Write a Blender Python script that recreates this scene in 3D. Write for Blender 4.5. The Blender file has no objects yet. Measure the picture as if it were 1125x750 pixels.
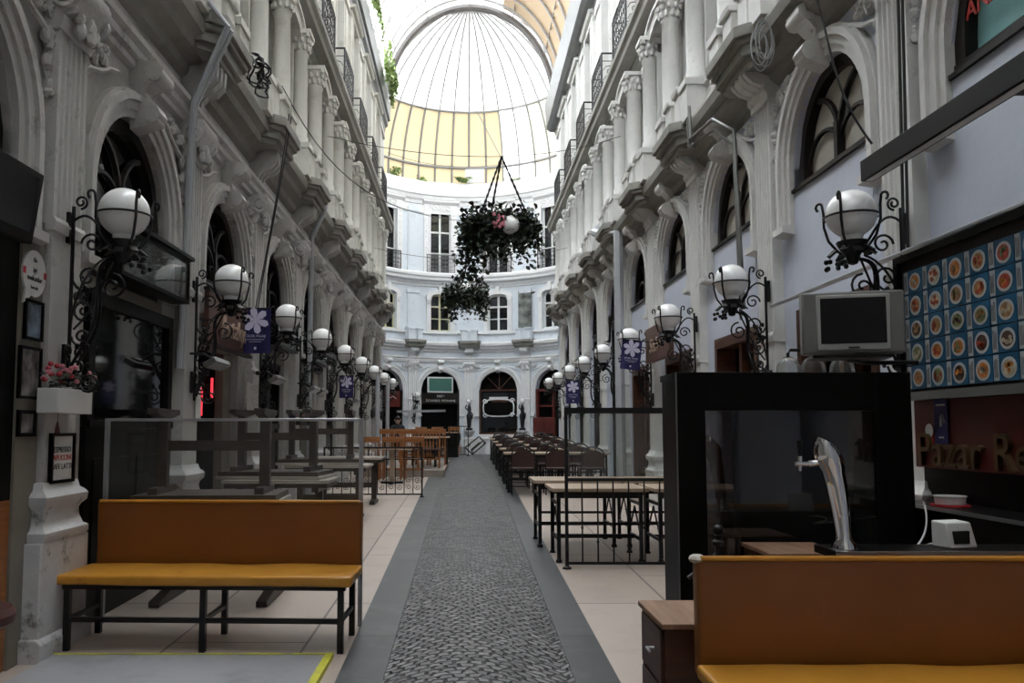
import bpy, bmesh, math, random
from mathutils import Vector, Matrix
PI = math.pi
R = math.radians
C = bpy.context.scene.collection
random.seed(7)
SL = 0.022
def fl(y): return SL * (y - 5.0)          # the passage floor climbs gently towards the rotunda
EYE = 1.35

# ------------------------------------------------------------------ materials
def principled(name):
    m = bpy.data.materials.new(name); m.use_nodes = True
    nt = m.node_tree; b = nt.nodes['Principled BSDF']
    return m, nt, b
def mat(name, col, rough=.6, metal=0., var=.0, scale=6., bump=0., bscale=40., dirt=None, dscale=2.5, dthr=(.5, .7), spec=.5, emit=None, es=0.):
    m, nt, b = principled(name)
    b.inputs['Roughness'].default_value = rough
    b.inputs['Metallic'].default_value = metal
    b.inputs['Specular IOR Level'].default_value = spec
    c4 = (*col, 1)
    b.inputs['Base Color'].default_value = c4
    if emit: 
        b.inputs['Emission Color'].default_value = (*emit, 1); b.inputs['Emission Strength'].default_value = es
    tc = nt.nodes.new('ShaderNodeTexCoord')
    last = None
    if var > 0:
        n = nt.nodes.new('ShaderNodeTexNoise'); n.inputs['Scale'].default_value = scale; n.inputs['Detail'].default_value = 4
        nt.links.new(tc.outputs['Object'], n.inputs['Vector'])
        r = nt.nodes.new('ShaderNodeValToRGB')
        r.color_ramp.elements[0].position = .3; r.color_ramp.elements[1].position = .7
        r.color_ramp.elements[0].color = (*[max(0, c * (1 - var)) for c in col], 1)
        r.color_ramp.elements[1].color = (*[min(1, c * (1 + var)) for c in col], 1)
        nt.links.new(n.outputs['Fac'], r.inputs['Fac']); last = r.outputs['Color']
    if dirt:
        n = nt.nodes.new('ShaderNodeTexNoise'); n.inputs['Scale'].default_value = dscale; n.inputs['Detail'].default_value = 8; n.inputs['Roughness'].default_value = .7
        nt.links.new(tc.outputs['Object'], n.inputs['Vector'])
        r = nt.nodes.new('ShaderNodeMapRange'); r.inputs['From Min'].default_value = dthr[0]; r.inputs['From Max'].default_value = dthr[1]
        nt.links.new(n.outputs['Fac'], r.inputs['Value'])
        mx = nt.nodes.new('ShaderNodeMix'); mx.data_type = 'RGBA'
        nt.links.new(r.outputs['Result'], mx.inputs['Factor'])
        if last: nt.links.new(last, mx.inputs[6])
        else: mx.inputs[6].default_value = c4
        mx.inputs[7].default_value = (*dirt, 1); last = mx.outputs[2]
    if last: nt.links.new(last, b.inputs['Base Color'])
    if bump > 0:
        n = nt.nodes.new('ShaderNodeTexNoise'); n.inputs['Scale'].default_value = bscale; n.inputs['Detail'].default_value = 5
        nt.links.new(tc.outputs['Object'], n.inputs['Vector'])
        bp = nt.nodes.new('ShaderNodeBump'); bp.inputs['Strength'].default_value = bump; bp.inputs['Distance'].default_value = .01
        nt.links.new(n.outputs['Fac'], bp.inputs['Height']); nt.links.new(bp.outputs['Normal'], b.inputs['Normal'])
    return m
def wood(name, c1, c2, rough=.45, scale=(1, 1, 12), bump=.1):
    m, nt, b = principled(name); b.inputs['Roughness'].default_value = rough
    tc = nt.nodes.new('ShaderNodeTexCoord'); mp = nt.nodes.new('ShaderNodeMapping'); mp.inputs['Scale'].default_value = scale
    n = nt.nodes.new('ShaderNodeTexNoise'); n.inputs['Scale'].default_value = 3; n.inputs['Detail'].default_value = 6
    nt.links.new(tc.outputs['Object'], mp.inputs['Vector']); nt.links.new(mp.outputs['Vector'], n.inputs['Vector'])
    r = nt.nodes.new('ShaderNodeValToRGB'); r.color_ramp.elements[0].position = .35; r.color_ramp.elements[1].position = .65
    r.color_ramp.elements[0].color = (*c1, 1); r.color_ramp.elements[1].color = (*c2, 1)
    nt.links.new(n.outputs['Fac'], r.inputs['Fac']); nt.links.new(r.outputs['Color'], b.inputs['Base Color'])
    bp = nt.nodes.new('ShaderNodeBump'); bp.inputs['Strength'].default_value = bump; bp.inputs['Distance'].default_value = .005
    nt.links.new(n.outputs['Fac'], bp.inputs['Height']); nt.links.new(bp.outputs['Normal'], b.inputs['Normal'])
    return m
def clear_glass(name, tint=(.9, .93, .93), refl=.12, haze=0.06, fr=.7):
    m = bpy.data.materials.new(name); m.use_nodes = True; nt = m.node_tree; nt.nodes.clear()
    o = nt.nodes.new('ShaderNodeOutputMaterial'); t = nt.nodes.new('ShaderNodeBsdfTransparent'); g = nt.nodes.new('ShaderNodeBsdfGlossy')
    d = nt.nodes.new('ShaderNodeBsdfDiffuse'); d.inputs['Color'].default_value = (.8, .82, .82, 1)
    t.inputs['Color'].default_value = (*tint, 1); g.inputs['Roughness'].default_value = .03
    lw = nt.nodes.new('ShaderNodeLayerWeight'); lw.inputs['Blend'].default_value = .25
    ad = nt.nodes.new('ShaderNodeMath'); ad.operation = 'MULTIPLY_ADD'; ad.inputs[1].default_value = fr; ad.inputs[2].default_value = refl * .4
    nt.links.new(lw.outputs['Fresnel'], ad.inputs[0])
    m1 = nt.nodes.new('ShaderNodeMixShader'); m2 = nt.nodes.new('ShaderNodeMixShader'); m2.inputs[0].default_value = haze
    nt.links.new(ad.outputs[0], m1.inputs[0]); nt.links.new(t.outputs[0], m1.inputs[1]); nt.links.new(g.outputs[0], m1.inputs[2])
    nt.links.new(m1.outputs[0], m2.inputs[1]); nt.links.new(d.outputs[0], m2.inputs[2]); nt.links.new(m2.outputs[0], o.inputs[0])
    return m
def sheet(name, col, transp, trans_col=None, tl=.6):
    m = bpy.data.materials.new(name); m.use_nodes = True; nt = m.node_tree; nt.nodes.clear()
    o = nt.nodes.new('ShaderNodeOutputMaterial'); t = nt.nodes.new('ShaderNodeBsdfTransparent'); t.inputs['Color'].default_value = (*(trans_col or col), 1)
    d = nt.nodes.new('ShaderNodeBsdfDiffuse'); d.inputs['Color'].default_value = (*col, 1)
    l = nt.nodes.new('ShaderNodeBsdfTranslucent'); l.inputs['Color'].default_value = (*col, 1)
    m1 = nt.nodes.new('ShaderNodeMixShader'); m1.inputs[0].default_value = tl
    nt.links.new(d.outputs[0], m1.inputs[1]); nt.links.new(l.outputs[0], m1.inputs[2])
    m2 = nt.nodes.new('ShaderNodeMixShader'); m2.inputs[0].default_value = transp
    nt.links.new(m1.outputs[0], m2.inputs[1]); nt.links.new(t.outputs[0], m2.inputs[2]); nt.links.new(m2.outputs[0], o.inputs[0])
    return m

M = {}
M['stucco'] = mat('shaded_white_stucco', (.42, .41, .39), .75, var=.07, scale=3, bump=.25, bscale=30, dirt=(.24, .225, .20), dscale=3.5, dthr=(.5, .78))  # white stucco darkened in colour for the shaded left side; stains are its own
M['trimL'] = mat('worn_shaded_plaster', (.49, .48, .46), .65, var=.07, scale=5, bump=.3, bscale=45, dirt=(.22, .205, .18), dscale=5, dthr=(.53, .75))  # shade of the left side painted into the base colour; wear is real
M['pedestal'] = mat('chipped_white_pedestal_paint', (.55, .55, .555), .6, var=.06, scale=8, bump=.4, bscale=25, dirt=(.17, .16, .15), dscale=4, dthr=(.56, .66))
M['wallR'] = mat('pale_blue_grey_paint', (.56, .59, .68), .6, var=.04, scale=2, bump=.2, bscale=12, dirt=(.36, .36, .38), dscale=2, dthr=(.62, .8))
M['trimR'] = mat('ivory_plaster', (.65, .64, .615), .6, var=.06, scale=5, bump=.25, bscale=45, dirt=(.36, .34, .3), dscale=5, dthr=(.58, .78))
M['wallE'] = mat('light_blue_paint', (.66, .705, .76), .7, var=.05, scale=2, bump=.1, dirt=(.45, .48, .5), dscale=2, dthr=(.55, .8))
M['trimE'] = mat('white_plaster', (.76, .76, .765), .65, var=.05, scale=5, bump=.2, bscale=35, dirt=(.45, .44, .42), dscale=5, dthr=(.58, .8))
M['soffit'] = mat('weathered_grey_cornice', (.30, .29, .26), .8, var=.15, scale=3, bump=.2, bscale=20, dirt=(.17, .165, .14), dscale=1.5, dthr=(.45, .7))
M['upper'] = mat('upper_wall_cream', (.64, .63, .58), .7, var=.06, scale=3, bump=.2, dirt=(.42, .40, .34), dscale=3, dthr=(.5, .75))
M['zinc'] = mat('zinc_gutter', (.17, .172, .168), .45, .3, var=.12, scale=4)
M['dark'] = mat('painted_shade_black', (.004, .0038, .0035), .8, var=.3, spec=.05)  # near-black colour painted in place of unlit interiors
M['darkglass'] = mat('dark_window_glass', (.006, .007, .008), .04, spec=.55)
M['darkwood'] = mat('dark_painted_joinery', (.013, .010, .009), .45, var=.3, scale=8, bump=.1, spec=.25)
M['creampane'] = mat('cream_blind', (.50, .47, .41), .7, var=.1, scale=3)
M['lintel'] = mat('beige_lintel_plaster', (.20, .185, .15), .8, var=.1, bump=.2)
M['frameW'] = mat('white_window_paint', (.72, .73, .72), .5, var=.05)
M['frameC'] = mat('cream_window_paint', (.60, .57, .38), .5, var=.05)
M['iron'] = mat('black_wrought_iron', (.010, .010, .011), .42, .3, bump=.2, bscale=80)
M['blackpaint'] = mat('glossy_black_paint', (.0045, .0042, .004), .32, var=.4, scale=5, spec=.08)
M['blackmat'] = mat('matt_black', (.008, .0075, .0075), .6, spec=.2)
M['globe'] = mat('opal_globe', (.83, .83, .82), .18, var=.01, spec=.6)
M['chrome'] = mat('chrome', (.75, .75, .76), .08, 1.0)
M['steel'] = mat('brushed_steel', (.42, .43, .45), .3, .8, var=.1)
M['pvc'] = mat('grey_pvc_pipe', (.40, .41, .43), .45, var=.06)
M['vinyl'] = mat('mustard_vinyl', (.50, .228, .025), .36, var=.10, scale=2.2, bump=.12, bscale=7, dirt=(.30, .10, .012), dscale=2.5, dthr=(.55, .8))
M['vinyl_back'] = mat('shaded_mustard_vinyl', (.20, .064, .007), .4, var=.10, scale=2.0, bump=.15, bscale=5)  # same mustard vinyl, with the backrest's shade put into its colour
M['edge'] = mat('torn_vinyl_corner', (.45, .42, .38), .7, var=.4, scale=60)
M['benchleg'] = mat('black_bench_steel', (.012, .011, .012), .4, .4)
M['tabletop'] = wood('pale_table_wood', (.36, .27, .19), (.46, .35, .26), .45, (1, 10, 10))
M['lighttop'] = wood('grey_worn_table_top', (.30, .27, .23), (.42, .38, .33), .4, (1, 10, 10))
M['dkwood'] = wood('dark_table_wood', (.028, .021, .017), (.055, .040, .031), .45)
M['redwood'] = wood('red_brown_wood', (.05, .018, .010), (.085, .03, .015), .4, (1, 1, 8))
M['brownwood'] = wood('light_brown_wood', (.22, .12, .07), (.32, .19, .12), .5, (8, 1, 1))
M['orangewood'] = wood('orange_chair_wood', (.24, .085, .025), (.36, .14, .045), .35)
M['planks'] = wood('platform_planks', (.22, .19, .16), (.32, .28, .23), .6, (1, 1, 1))
M['maroon'] = mat('maroon_leather', (.055, .013, .012), .4, var=.2)
M['brownseat'] = mat('brown_chair_panel', (.04, .014, .011), .45, var=.2)
M['signbrown'] = mat('brown_sign_board', (.085, .035, .022), .5, var=.25, scale=4)
M['signred'] = mat('dark_red_sign', (.10, .012, .008), .4, var=.2, scale=3)
M['brass'] = mat('aged_brass', (.16, .10, .05), .4, .7)
M['signletter'] = mat('pale_copper_letters', (.45, .33, .25), .4, .5)
M['flagblue'] = mat('deep_blue_flag', (.012, .010, .085), .7, var=.1)
M['lily'] = mat('pale_lilac_print', (.62, .58, .75), .7)
M['teal'] = mat('teal_sign_film', (.26, .52, .52), .5, var=.05)
M['redletter'] = mat('red_lettering', (.55, .06, .05), .5)
M['black'] = mat('black_ink', (.01, .01, .01), .6)
M['paper'] = mat('white_paper', (.60, .60, .58), .7, var=.03)
M['plastic'] = mat('white_plastic', (.62, .62, .60), .5, var=.04)
M['tvsilver'] = mat('silver_tv_plastic', (.17, .17, .16), .45, var=.03)
M['tvsilver2'] = mat('light_tv_bezel', (.36, .36, .34), .45)
M['screen'] = mat('tv_screen', (.008, .008, .009), .15, spec=.2)
M['screen_green'] = mat('green_tv_screen', (.06, .17, .13), .3)
M['blue'] = mat('menu_blue', (.008, .085, .17), .4, var=.35, scale=8)
M['red'] = mat('signal_red', (.5, .02, .03), .5)
M['yellow'] = mat('yellow_floor_tape', (.62, .60, .05), .6, var=.1, dirt=(.3, .3, .2), dscale=10)
M['leaf'] = mat('dark_ivy', (.022, .036, .016), .5, var=.6, scale=12)
M['leafgreen'] = mat('bright_green_leaves', (.24, .33, .11), .6, var=.45, scale=6)
M['pink'] = mat('pink_petals', (.65, .22, .28), .6, var=.4, scale=30)
M['redflower'] = mat('red_petals', (.42, .03, .05), .6, var=.3, scale=30)
M['rib'] = mat('grey_steel_ribs', (.26, .25, .24), .5, var=.1)
M['ribdark'] = mat('dark_steel_arch', (.10, .09, .085), .5, var=.2)
M['cable'] = mat('black_cable', (.015, .015, .015), .5)
M['cablegrey'] = mat('grey_cable', (.30, .30, .30), .5)
M['heater'] = mat('grey_heater_metal', (.20, .20, .19), .4, .5)
M['skin'] = mat('skin', (.42, .25, .18), .5)
M['hair'] = mat('dark_hair', (.02, .015, .012), .5)
M['cloth'] = mat('dark_cloth', (.015, .015, .02), .8)
M['glass'] = clear_glass('clear_glass')
M['glassdirty'] = clear_glass('smeared_glass', (.86, .88, .86), .08, .045)
M['screenglass'] = clear_glass('wind_screen_glass', (.93, .94, .93), .05, .010, .3)
M['smoked'] = clear_glass('smoked_glass', (.30, .28, .27), .15, .01)
M['sheetwhite'] = sheet('frosted_roof_sheet', (.86, .87, .86), .28, (.95, .97, 1), .36)
M['sheetvault'] = sheet('clear_vault_sheet', (.88, .89, .88), .55, (.97, .98, 1), .62)
M['sheetcream'] = sheet('cream_roof_sheet', (.80, .76, .60), .02, (.95, .90, .74), .13)
M['sheetbeige'] = sheet('beige_roof_sheet', (.76, .62, .40), .0, (.88, .76, .52), .045)
M['sheettan'] = sheet('tan_roof_lining', (.46, .35, .24), .0, (.7, .56, .42), .02)
foods = [mat('food_%s' % n, c, .5, var=.5, scale=40) for n, c in
         (('tan', (.34, .17, .06)), ('red', (.36, .05, .02)), ('pale', (.42, .34, .22)), ('dark', (.07, .035, .02)), ('orange', (.50, .16, .02)), ('green', (.16, .17, .06)))]
photo_m = mat('black_white_photo', (.16, .15, .14), .4, var=.95, scale=14)
mural_m = mat('grey_portrait_mural', (.14, .15, .14), .7, var=.95, scale=3)
sketch_m = mat('patterned_menu_sheet', (.38, .36, .33), .6, var=.5, scale=45)
aqua_m = mat('faded_landscape_print', (.11, .15, .14), .2, var=.5, scale=5)

def cobble():
    m, nt, b = principled('grey_fan_cobbles')
    b.inputs['Roughness'].default_value = .42
    N = nt.nodes.new; L = nt.links.new
    tc = N('ShaderNodeTexCoord'); sp = N('ShaderNodeSeparateXYZ'); L(tc.outputs['Object'], sp.inputs[0])
    def math_(op, a, bb=None, c=None):
        n = N('ShaderNodeMath'); n.operation = op
        for i, v in enumerate((a, bb, c)):
            if v is None: continue
            if isinstance(v, (int, float)): n.inputs[i].default_value = v
            else: L(v, n.inputs[i])
        return n.outputs[0]
    ph = math_('MULTIPLY', sp.outputs['X'], 2 * PI / 1.1)
    cs = math_('COSINE', math_('ADD', ph, .3))
    cs = math_('MULTIPLY', math_('ABSOLUTE', math_('COSINE', math_('MULTIPLY', ph, .5))), 1.0)
    yy = math_('MULTIPLY_ADD', cs, -.42, sp.outputs['Y'])
    rowf = math_('FLOOR', math_('MULTIPLY', yy, 16.5)); xs_ = math_('MULTIPLY_ADD', math_('PINGPONG', rowf, 1), .5, math_('MULTIPLY', sp.outputs['X'], 12.5))
    cb = N('ShaderNodeCombineXYZ'); L(xs_, cb.inputs[0]); L(math_('MULTIPLY', yy, 16.5), cb.inputs[1])
    v = N('ShaderNodeTexVoronoi'); v.feature = 'DISTANCE_TO_EDGE'; v.voronoi_dimensions = '2D'; v.inputs['Scale'].default_value = 1; v.inputs['Randomness'].default_value = .45
    v2 = N('ShaderNodeTexVoronoi'); v2.feature = 'F1'; v2.voronoi_dimensions = '2D'; v2.inputs['Scale'].default_value = 1; v2.inputs['Randomness'].default_value = .55
    L(cb.outputs[0], v.inputs['Vector']); L(cb.outputs[0], v2.inputs['Vector'])
    rp = N('ShaderNodeMapRange'); rp.inputs['From Min'].default_value = .02; rp.inputs['From Max'].default_value = .16; L(v.outputs['Distance'], rp.inputs['Value'])
    sc = N('ShaderNodeSeparateColor'); L(v2.outputs['Color'], sc.inputs[0])
    cr = N('ShaderNodeValToRGB'); cr.color_ramp.elements[0].color = (.050, .049, .053, 1); cr.color_ramp.elements[1].color = (.19, .185, .19, 1); L(sc.outputs[0], cr.inputs[0])
    mx = N('ShaderNodeMix'); mx.data_type = 'RGBA'; L(rp.outputs[0], mx.inputs['Factor']); mx.inputs[6].default_value = (.016, .015, .015, 1); L(cr.outputs[0], mx.inputs[7])
    L(mx.outputs[2], b.inputs['Base Color'])
    nz = N('ShaderNodeTexNoise'); nz.inputs['Scale'].default_value = 35; L(tc.outputs['Object'], nz.inputs['Vector'])
    h = math_('MULTIPLY_ADD', nz.outputs[0], .25, rp.outputs[0])
    bp = N('ShaderNodeBump'); bp.inputs['Strength'].default_value = 1.0; bp.inputs['Distance'].default_value = .012; L(h, bp.inputs['Height']); L(bp.outputs[0], b.inputs['Normal'])
    return m
def slabs(name, c1, c2, joint, bw, bh, off=.5, rough=.45, stain=(.25, .22, .2), msize=.009, squash=(0, 0)):
    m, nt, b = principled(name); b.inputs['Roughness'].default_value = rough
    N = nt.nodes.new; L = nt.links.new
    tc = N('ShaderNodeTexCoord'); mp = N('ShaderNodeMapping'); L(tc.outputs['Object'], mp.inputs[0])
    mp.inputs['Rotation'].default_value = (0, 0, R(90)); mp.inputs['Location'].default_value = (squash[0], squash[1], 0)
    br = N('ShaderNodeTexBrick'); L(mp.outputs[0], br.inputs['Vector'])
    br.inputs['Scale'].default_value = 1; br.inputs['Brick Width'].default_value = bw; br.inputs['Row Height'].default_value = bh; br.inputs['Mortar Size'].default_value = msize
    br.inputs['Color1'].default_value = (*c1, 1); br.inputs['Color2'].default_value = (*c2, 1); br.inputs['Mortar'].default_value = (*joint, 1); br.offset = off
    n = N('ShaderNodeTexNoise'); n.inputs['Scale'].default_value = 2.2; n.inputs['Detail'].default_value = 9; n.inputs['Roughness'].default_value = .7; L(tc.outputs['Object'], n.inputs['Vector'])
    mr = N('ShaderNodeMapRange'); mr.inputs['From Min'].default_value = .5; mr.inputs['From Max'].default_value = .85; L(n.outputs[0], mr.inputs['Value'])
    mx = N('ShaderNodeMix'); mx.data_type = 'RGBA'; L(mr.outputs[0], mx.inputs['Factor']); L(br.outputs[0], mx.inputs[6]); mx.inputs[7].default_value = (*stain, 1)
    L(mx.outputs[2], b.inputs['Base Color'])
    return m
M['cobble'] = cobble()
M['tile'] = slabs('pinkish_limestone_slabs', (.42, .345, .29), (.48, .405, .35), (.13, .10, .09), 2.1, .85, stain=(.33, .29, .26), squash=(0, .15))
M['kerb'] = slabs('dark_grey_kerb_stone', (.044, .046, .049), (.064, .067, .071), (.02, .02, .02), 2.65, 4.0, off=0, stain=(.13, .13, .13), squash=(.1, 2))
M['marble'] = mat('veined_white_marble', (.36, .36, .38), .35, var=.12, scale=1.5, dirt=(.22, .22, .24), dscale=3, dthr=(.5, .75))

# ------------------------------------------------------------------ mesh builder
def ident(u, n, z): return (u, n, z)
class MB:
    def __init__(s, mp=None): s.v = []; s.f = []; s.m = []; s.mi = 0; s.mp = mp
    def add(s, vs, fs):
        o = len(s.v)
        s.v += [s.mp(*p) if s.mp else tuple(p) for p in vs]
        s.f += [tuple(i + o for i in f) for f in fs]; s.m += [s.mi] * len(fs)
        return s
    def box(s, u0, u1, n0, n1, z0, z1, seg=1):
        vs = []; fs = []
        for i in range(seg + 1):
            u = u0 + (u1 - u0) * i / seg
            vs += [(u, n0, z0), (u, n1, z0), (u, n1, z1), (u, n0, z1)]
        for i in range(seg):
            a = i * 4; b = a + 4
            for k in range(4): fs.append((a + k, a + (k + 1) % 4, b + (k + 1) % 4, b + k))
        fs += [(0, 1, 2, 3), tuple(seg * 4 + k for k in (3, 2, 1, 0))]
        return s.add(vs, fs)
    def cbox(s, c, d, rot=None):
        vs = []
        for i in (-1, 1):
            for j in (-1, 1):
                for k in (-1, 1):
                    p = Vector((i * d[0] / 2, j * d[1] / 2, k * d[2] / 2))
                    if rot: p = rot @ p
                    vs.append(tuple(Vector(c) + p))
        return s.add(vs, [(0, 1, 3, 2), (4, 6, 7, 5), (0, 4, 5, 1), (2, 3, 7, 6), (0, 2, 6, 4), (1, 5, 7, 3)])
    def prism(s, prof, u0, u1, seg=1):          # profile in (n,z), run along u
        k = len(prof); vs = []; fs = []
        for i in range(seg + 1):
            u = u0 + (u1 - u0) * i / seg
            vs += [(u, p[0], p[1]) for p in prof]
        for i in range(seg):
            for j in range(k):
                a = i * k + j; b = i * k + (j + 1) % k
                fs.append((a, b, b + k, a + k))
        fs += [tuple(range(k)), tuple(seg * k + j for j in reversed(range(k)))]
        return s.add(vs, fs)
    def plate(s, prof, z0, z1):                 # profile in (u,n), run along z
        k = len(prof)
        vs = [(p[0], p[1], z0) for p in prof] + [(p[0], p[1], z1) for p in prof]
        fs = [(j, (j + 1) % k, (j + 1) % k + k, j + k) for j in range(k)] + [tuple(range(k)), tuple(k + j for j in reversed(range(k)))]
        return s.add(vs, fs)
    def slab(s, prof, n0, n1):                  # profile in (u,z), run along n
        k = len(prof)
        vs = [(p[0], n0, p[1]) for p in prof] + [(p[0], n1, p[1]) for p in prof]
        fs = [(j, (j + 1) % k, (j + 1) % k + k, j + k) for j in range(k)] + [tuple(range(k)), tuple(k + j for j in reversed(range(k)))]
        return s.add(vs, fs)
    def lathe(s, c, prof, segs=16, a0=0, a1=2 * PI):
        k = len(prof); vs = []; fs = []; full = abs(a1 - a0 - 2 * PI) < 1e-6
        cnt = segs if full else segs + 1
        for i in range(cnt):
            a = a0 + (a1 - a0) * i / segs
            vs += [(c[0] + p[0] * math.cos(a), c[1] + p[0] * math.sin(a), c[2] + p[1]) for p in prof]
        for i in range(segs):
            i2 = (i + 1) % cnt
            for j in range(k - 1): fs.append((i * k + j, i2 * k + j, i2 * k + j + 1, i * k + j + 1))
        if full:
            fs += [tuple(i * k for i in range(cnt)), tuple(i * k + k - 1 for i in reversed(range(cnt)))]
        return s.add(vs, fs)
    def sphere(s, c, r, seg=12, rings=8):
        if not hasattr(r, '__len__'): r = (r, r, r)
        vs = [(c[0], c[1], c[2] - r[2])]
        for j in range(1, rings):
            t = -PI / 2 + PI * j / rings
            for i in range(seg):
                a = 2 * PI * i / seg
                vs.append((c[0] + r[0] * math.cos(t) * math.cos(a), c[1] + r[1] * math.cos(t) * math.sin(a), c[2] + r[2] * math.sin(t)))
        vs.append((c[0], c[1], c[2] + r[2])); fs = []
        for i in range(seg):
            fs.append((0, 1 + (i + 1) % seg, 1 + i)); l = len(vs) - 1; b = 1 + (rings - 2) * seg
            fs.append((l, b + i, b + (i + 1) % seg))
        for j in range(rings - 2):
            for i in range(seg):
                a = 1 + j * seg; fs.append((a + i, a + (i + 1) % seg, a + seg + (i + 1) % seg, a + seg + i))
        return s.add(vs, fs)
    def tube(s, pts, r, segs=6, closed=False):
        pts = [Vector(p) for p in pts]; n = len(pts)
        rr = r if hasattr(r, '__len__') else [r] * n
        vs = []; fs = []; up = None
        for i in range(n):
            a = pts[(i - 1) % n] if (closed or i > 0) else pts[i]; b = pts[(i + 1) % n] if (closed or i < n - 1) else pts[i]
            t = (b - a)
            t = t.normalized() if t.length > 1e-9 else Vector((0, 0, 1))
            if up is None: up = Vector((0, 0, 1)) if abs(t.z) < .9 else Vector((1, 0, 0))
            x = t.cross(up)
            if x.length < 1e-6: up = Vector((0, 1, 0)); x = t.cross(up)
            x.normalize(); y = x.cross(t).normalized(); up = y
            for k in range(segs):
                ang = 2 * PI * k / segs + PI / segs
                vs.append(tuple(pts[i] + x * math.cos(ang) * rr[i] + y * math.sin(ang) * rr[i]))
        for i in range(n if closed else n - 1):
            j = (i + 1) % n
            for k in range(segs): fs.append((i * segs + k, i * segs + (k + 1) % segs, j * segs + (k + 1) % segs, j * segs + k))
        if not closed: fs += [tuple(reversed(range(segs))), tuple((n - 1) * segs + k for k in range(segs))]
        return s.add(vs, fs)
    def bar(s, a, b, w, h=None):                # square bar between two points
        return s.tube([a, b], (w if h is None else w) * .7071, 4)
    def build(s, name, mats, parent=None, smooth=False, loc=None, bevel=0, kind=None):
        me = bpy.data.meshes.new(name); me.from_pydata(s.v, [], s.f)
        if not isinstance(mats, (list, tuple)): mats = [mats]
        for m in mats: me.materials.append(m)
        me.polygons.foreach_set('material_index', s.m)
        bm = bmesh.new(); bm.from_mesh(me); bmesh.ops.recalc_face_normals(bm, faces=bm.faces)
        bm.to_mesh(me); bm.free()
        if smooth or bevel:
            me.polygons.foreach_set('use_smooth', [True] * len(me.polygons))
            me.set_sharp_from_angle(angle=R(40))
        o = bpy.data.objects.new(name, me); C.objects.link(o)
        if parent: o.parent = parent
        if loc: o.location = loc
        if bevel:
            b = o.modifiers.new('bevel', 'BEVEL'); b.width = bevel; b.segments = 2; b.limit_method = 'ANGLE'
        if kind: o['kind'] = kind
        return o
def tag(o, label, cat, group=None):
    o['label'] = label; o['category'] = cat
    if group: o['group'] = group
    return o
def root(name, loc=(0, 0, 0), rz=0, label=None, cat=None, group=None, kind=None):
    o = bpy.data.objects.new(name, None); C.objects.link(o); o.location = loc; o.rotation_euler = (0, 0, rz); o.empty_display_size = .1
    if kind: o['kind'] = kind
    if label: tag(o, label, cat, group)
    return o
def dup(r, loc=None, rz=None, label=None, name=None):
    c = r.copy(); C.objects.link(c)
    if name: c.name = name
    if loc is not None: c.location = loc
    if rz is not None: c.rotation_euler = (0, 0, rz)
    if label: c['label'] = label
    def rec(a, b):
        for ch in list(a.children):
            d = ch.copy(); C.objects.link(d); d.parent = b; d.matrix_parent_inverse = ch.matrix_parent_inverse.copy(); rec(ch, d)
    rec(r, c)
    return c
def spiral(c, r0, r1, a0, turns, plane='xz', n=22, sgn=1):
    out = []
    for i in range(n + 1):
        t = i / n; a = a0 + sgn * turns * 2 * PI * t; r = r0 + (r1 - r0) * t
        p = (r * math.cos(a), r * math.sin(a))
        out.append((c[0] + p[0], c[1], c[2] + p[1]) if plane == 'xz' else (c[0], c[1] + p[0], c[2] + p[1]))
    return out
def arc(c, r, a0, a1, n=12, plane='xz'):
    return [((c[0] + r * math.cos(a0 + (a1 - a0) * i / n), c[1], c[2] + r * math.sin(a0 + (a1 - a0) * i / n)) if plane == 'xz' else
             (c[0] + r * math.cos(a0 + (a1 - a0) * i / n), c[1] + r * math.sin(a0 + (a1 - a0) * i / n), c[2])) for i in range(n + 1)]
def bez(p, n=14):
    P = [Vector(q) for q in p]; out = []
    for i in range(n + 1):
        t = i / n
        q = list(P)
        while len(q) > 1: q = [q[k].lerp(q[k + 1], t) for k in range(len(q) - 1)]
        out.append(tuple(q[0]))
    return out
def text_obj(body, size, ext, m, parent=None, align='CENTER', name='lettering', shear=0):
    cu = bpy.data.curves.new('txt', 'FONT'); cu.body = body; cu.size = size; cu.extrude = ext; cu.align_x = align; cu.align_y = 'CENTER'; cu.resolution_u = 3; cu.shear = shear
    t = bpy.data.objects.new('txt', cu); C.objects.link(t)
    dg = bpy.context.evaluated_depsgraph_get()
    me = bpy.data.meshes.new_from_object(t.evaluated_get(dg)); me.name = name
    bpy.data.objects.remove(t); bpy.data.curves.remove(cu)
    me.materials.clear(); me.materials.append(m)
    o = bpy.data.objects.new(name, me); C.objects.link(o)
    if parent: o.parent = parent
    return o
ORD = ['nearest', 'second nearest', 'third nearest', 'fourth nearest', 'fifth nearest', 'sixth nearest', 'seventh nearest', 'eighth nearest', 'ninth nearest', 'tenth nearest', 'eleventh nearest']
TR = [0]
def trim_name():
    TR[0] += 1; return 'trim_%d' % TR[0]
WN = [0]
def win_name():
    WN[0] += 1; return 'window_%d' % WN[0]

# ------------------------------------------------------------------ the setting: plan of the place
XL, XR = -2.65, 3.0
BAY = 2.4
GL, GR = 5.12, 5.34                    # first pilaster seen on either side
YEND = 25.6
Y0 = -4.5
CX, CY, RR = 0.17, 29.7, 4.8           # rotunda
def map_left(y): return lambda u, n, z: (XL + n, y + u, z)
def map_right(y): return lambda u, n, z: (XR - n, y - u, z)
def map_curve(a0=0):                   # u counter to the right along the rotunda wall; local coords about its axis
    def f(u, n, z):
        a = a0 + u / RR; r = RR - n
        return (r * math.sin(a), r * math.cos(a), z)
    return f
# local forms for side bays: object origin on the wall line, so copies only move along the passage
def loc_left(u, n, z): return (n, u, z)
def loc_right(u, n, z): return (-n, -u, z)

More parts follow.
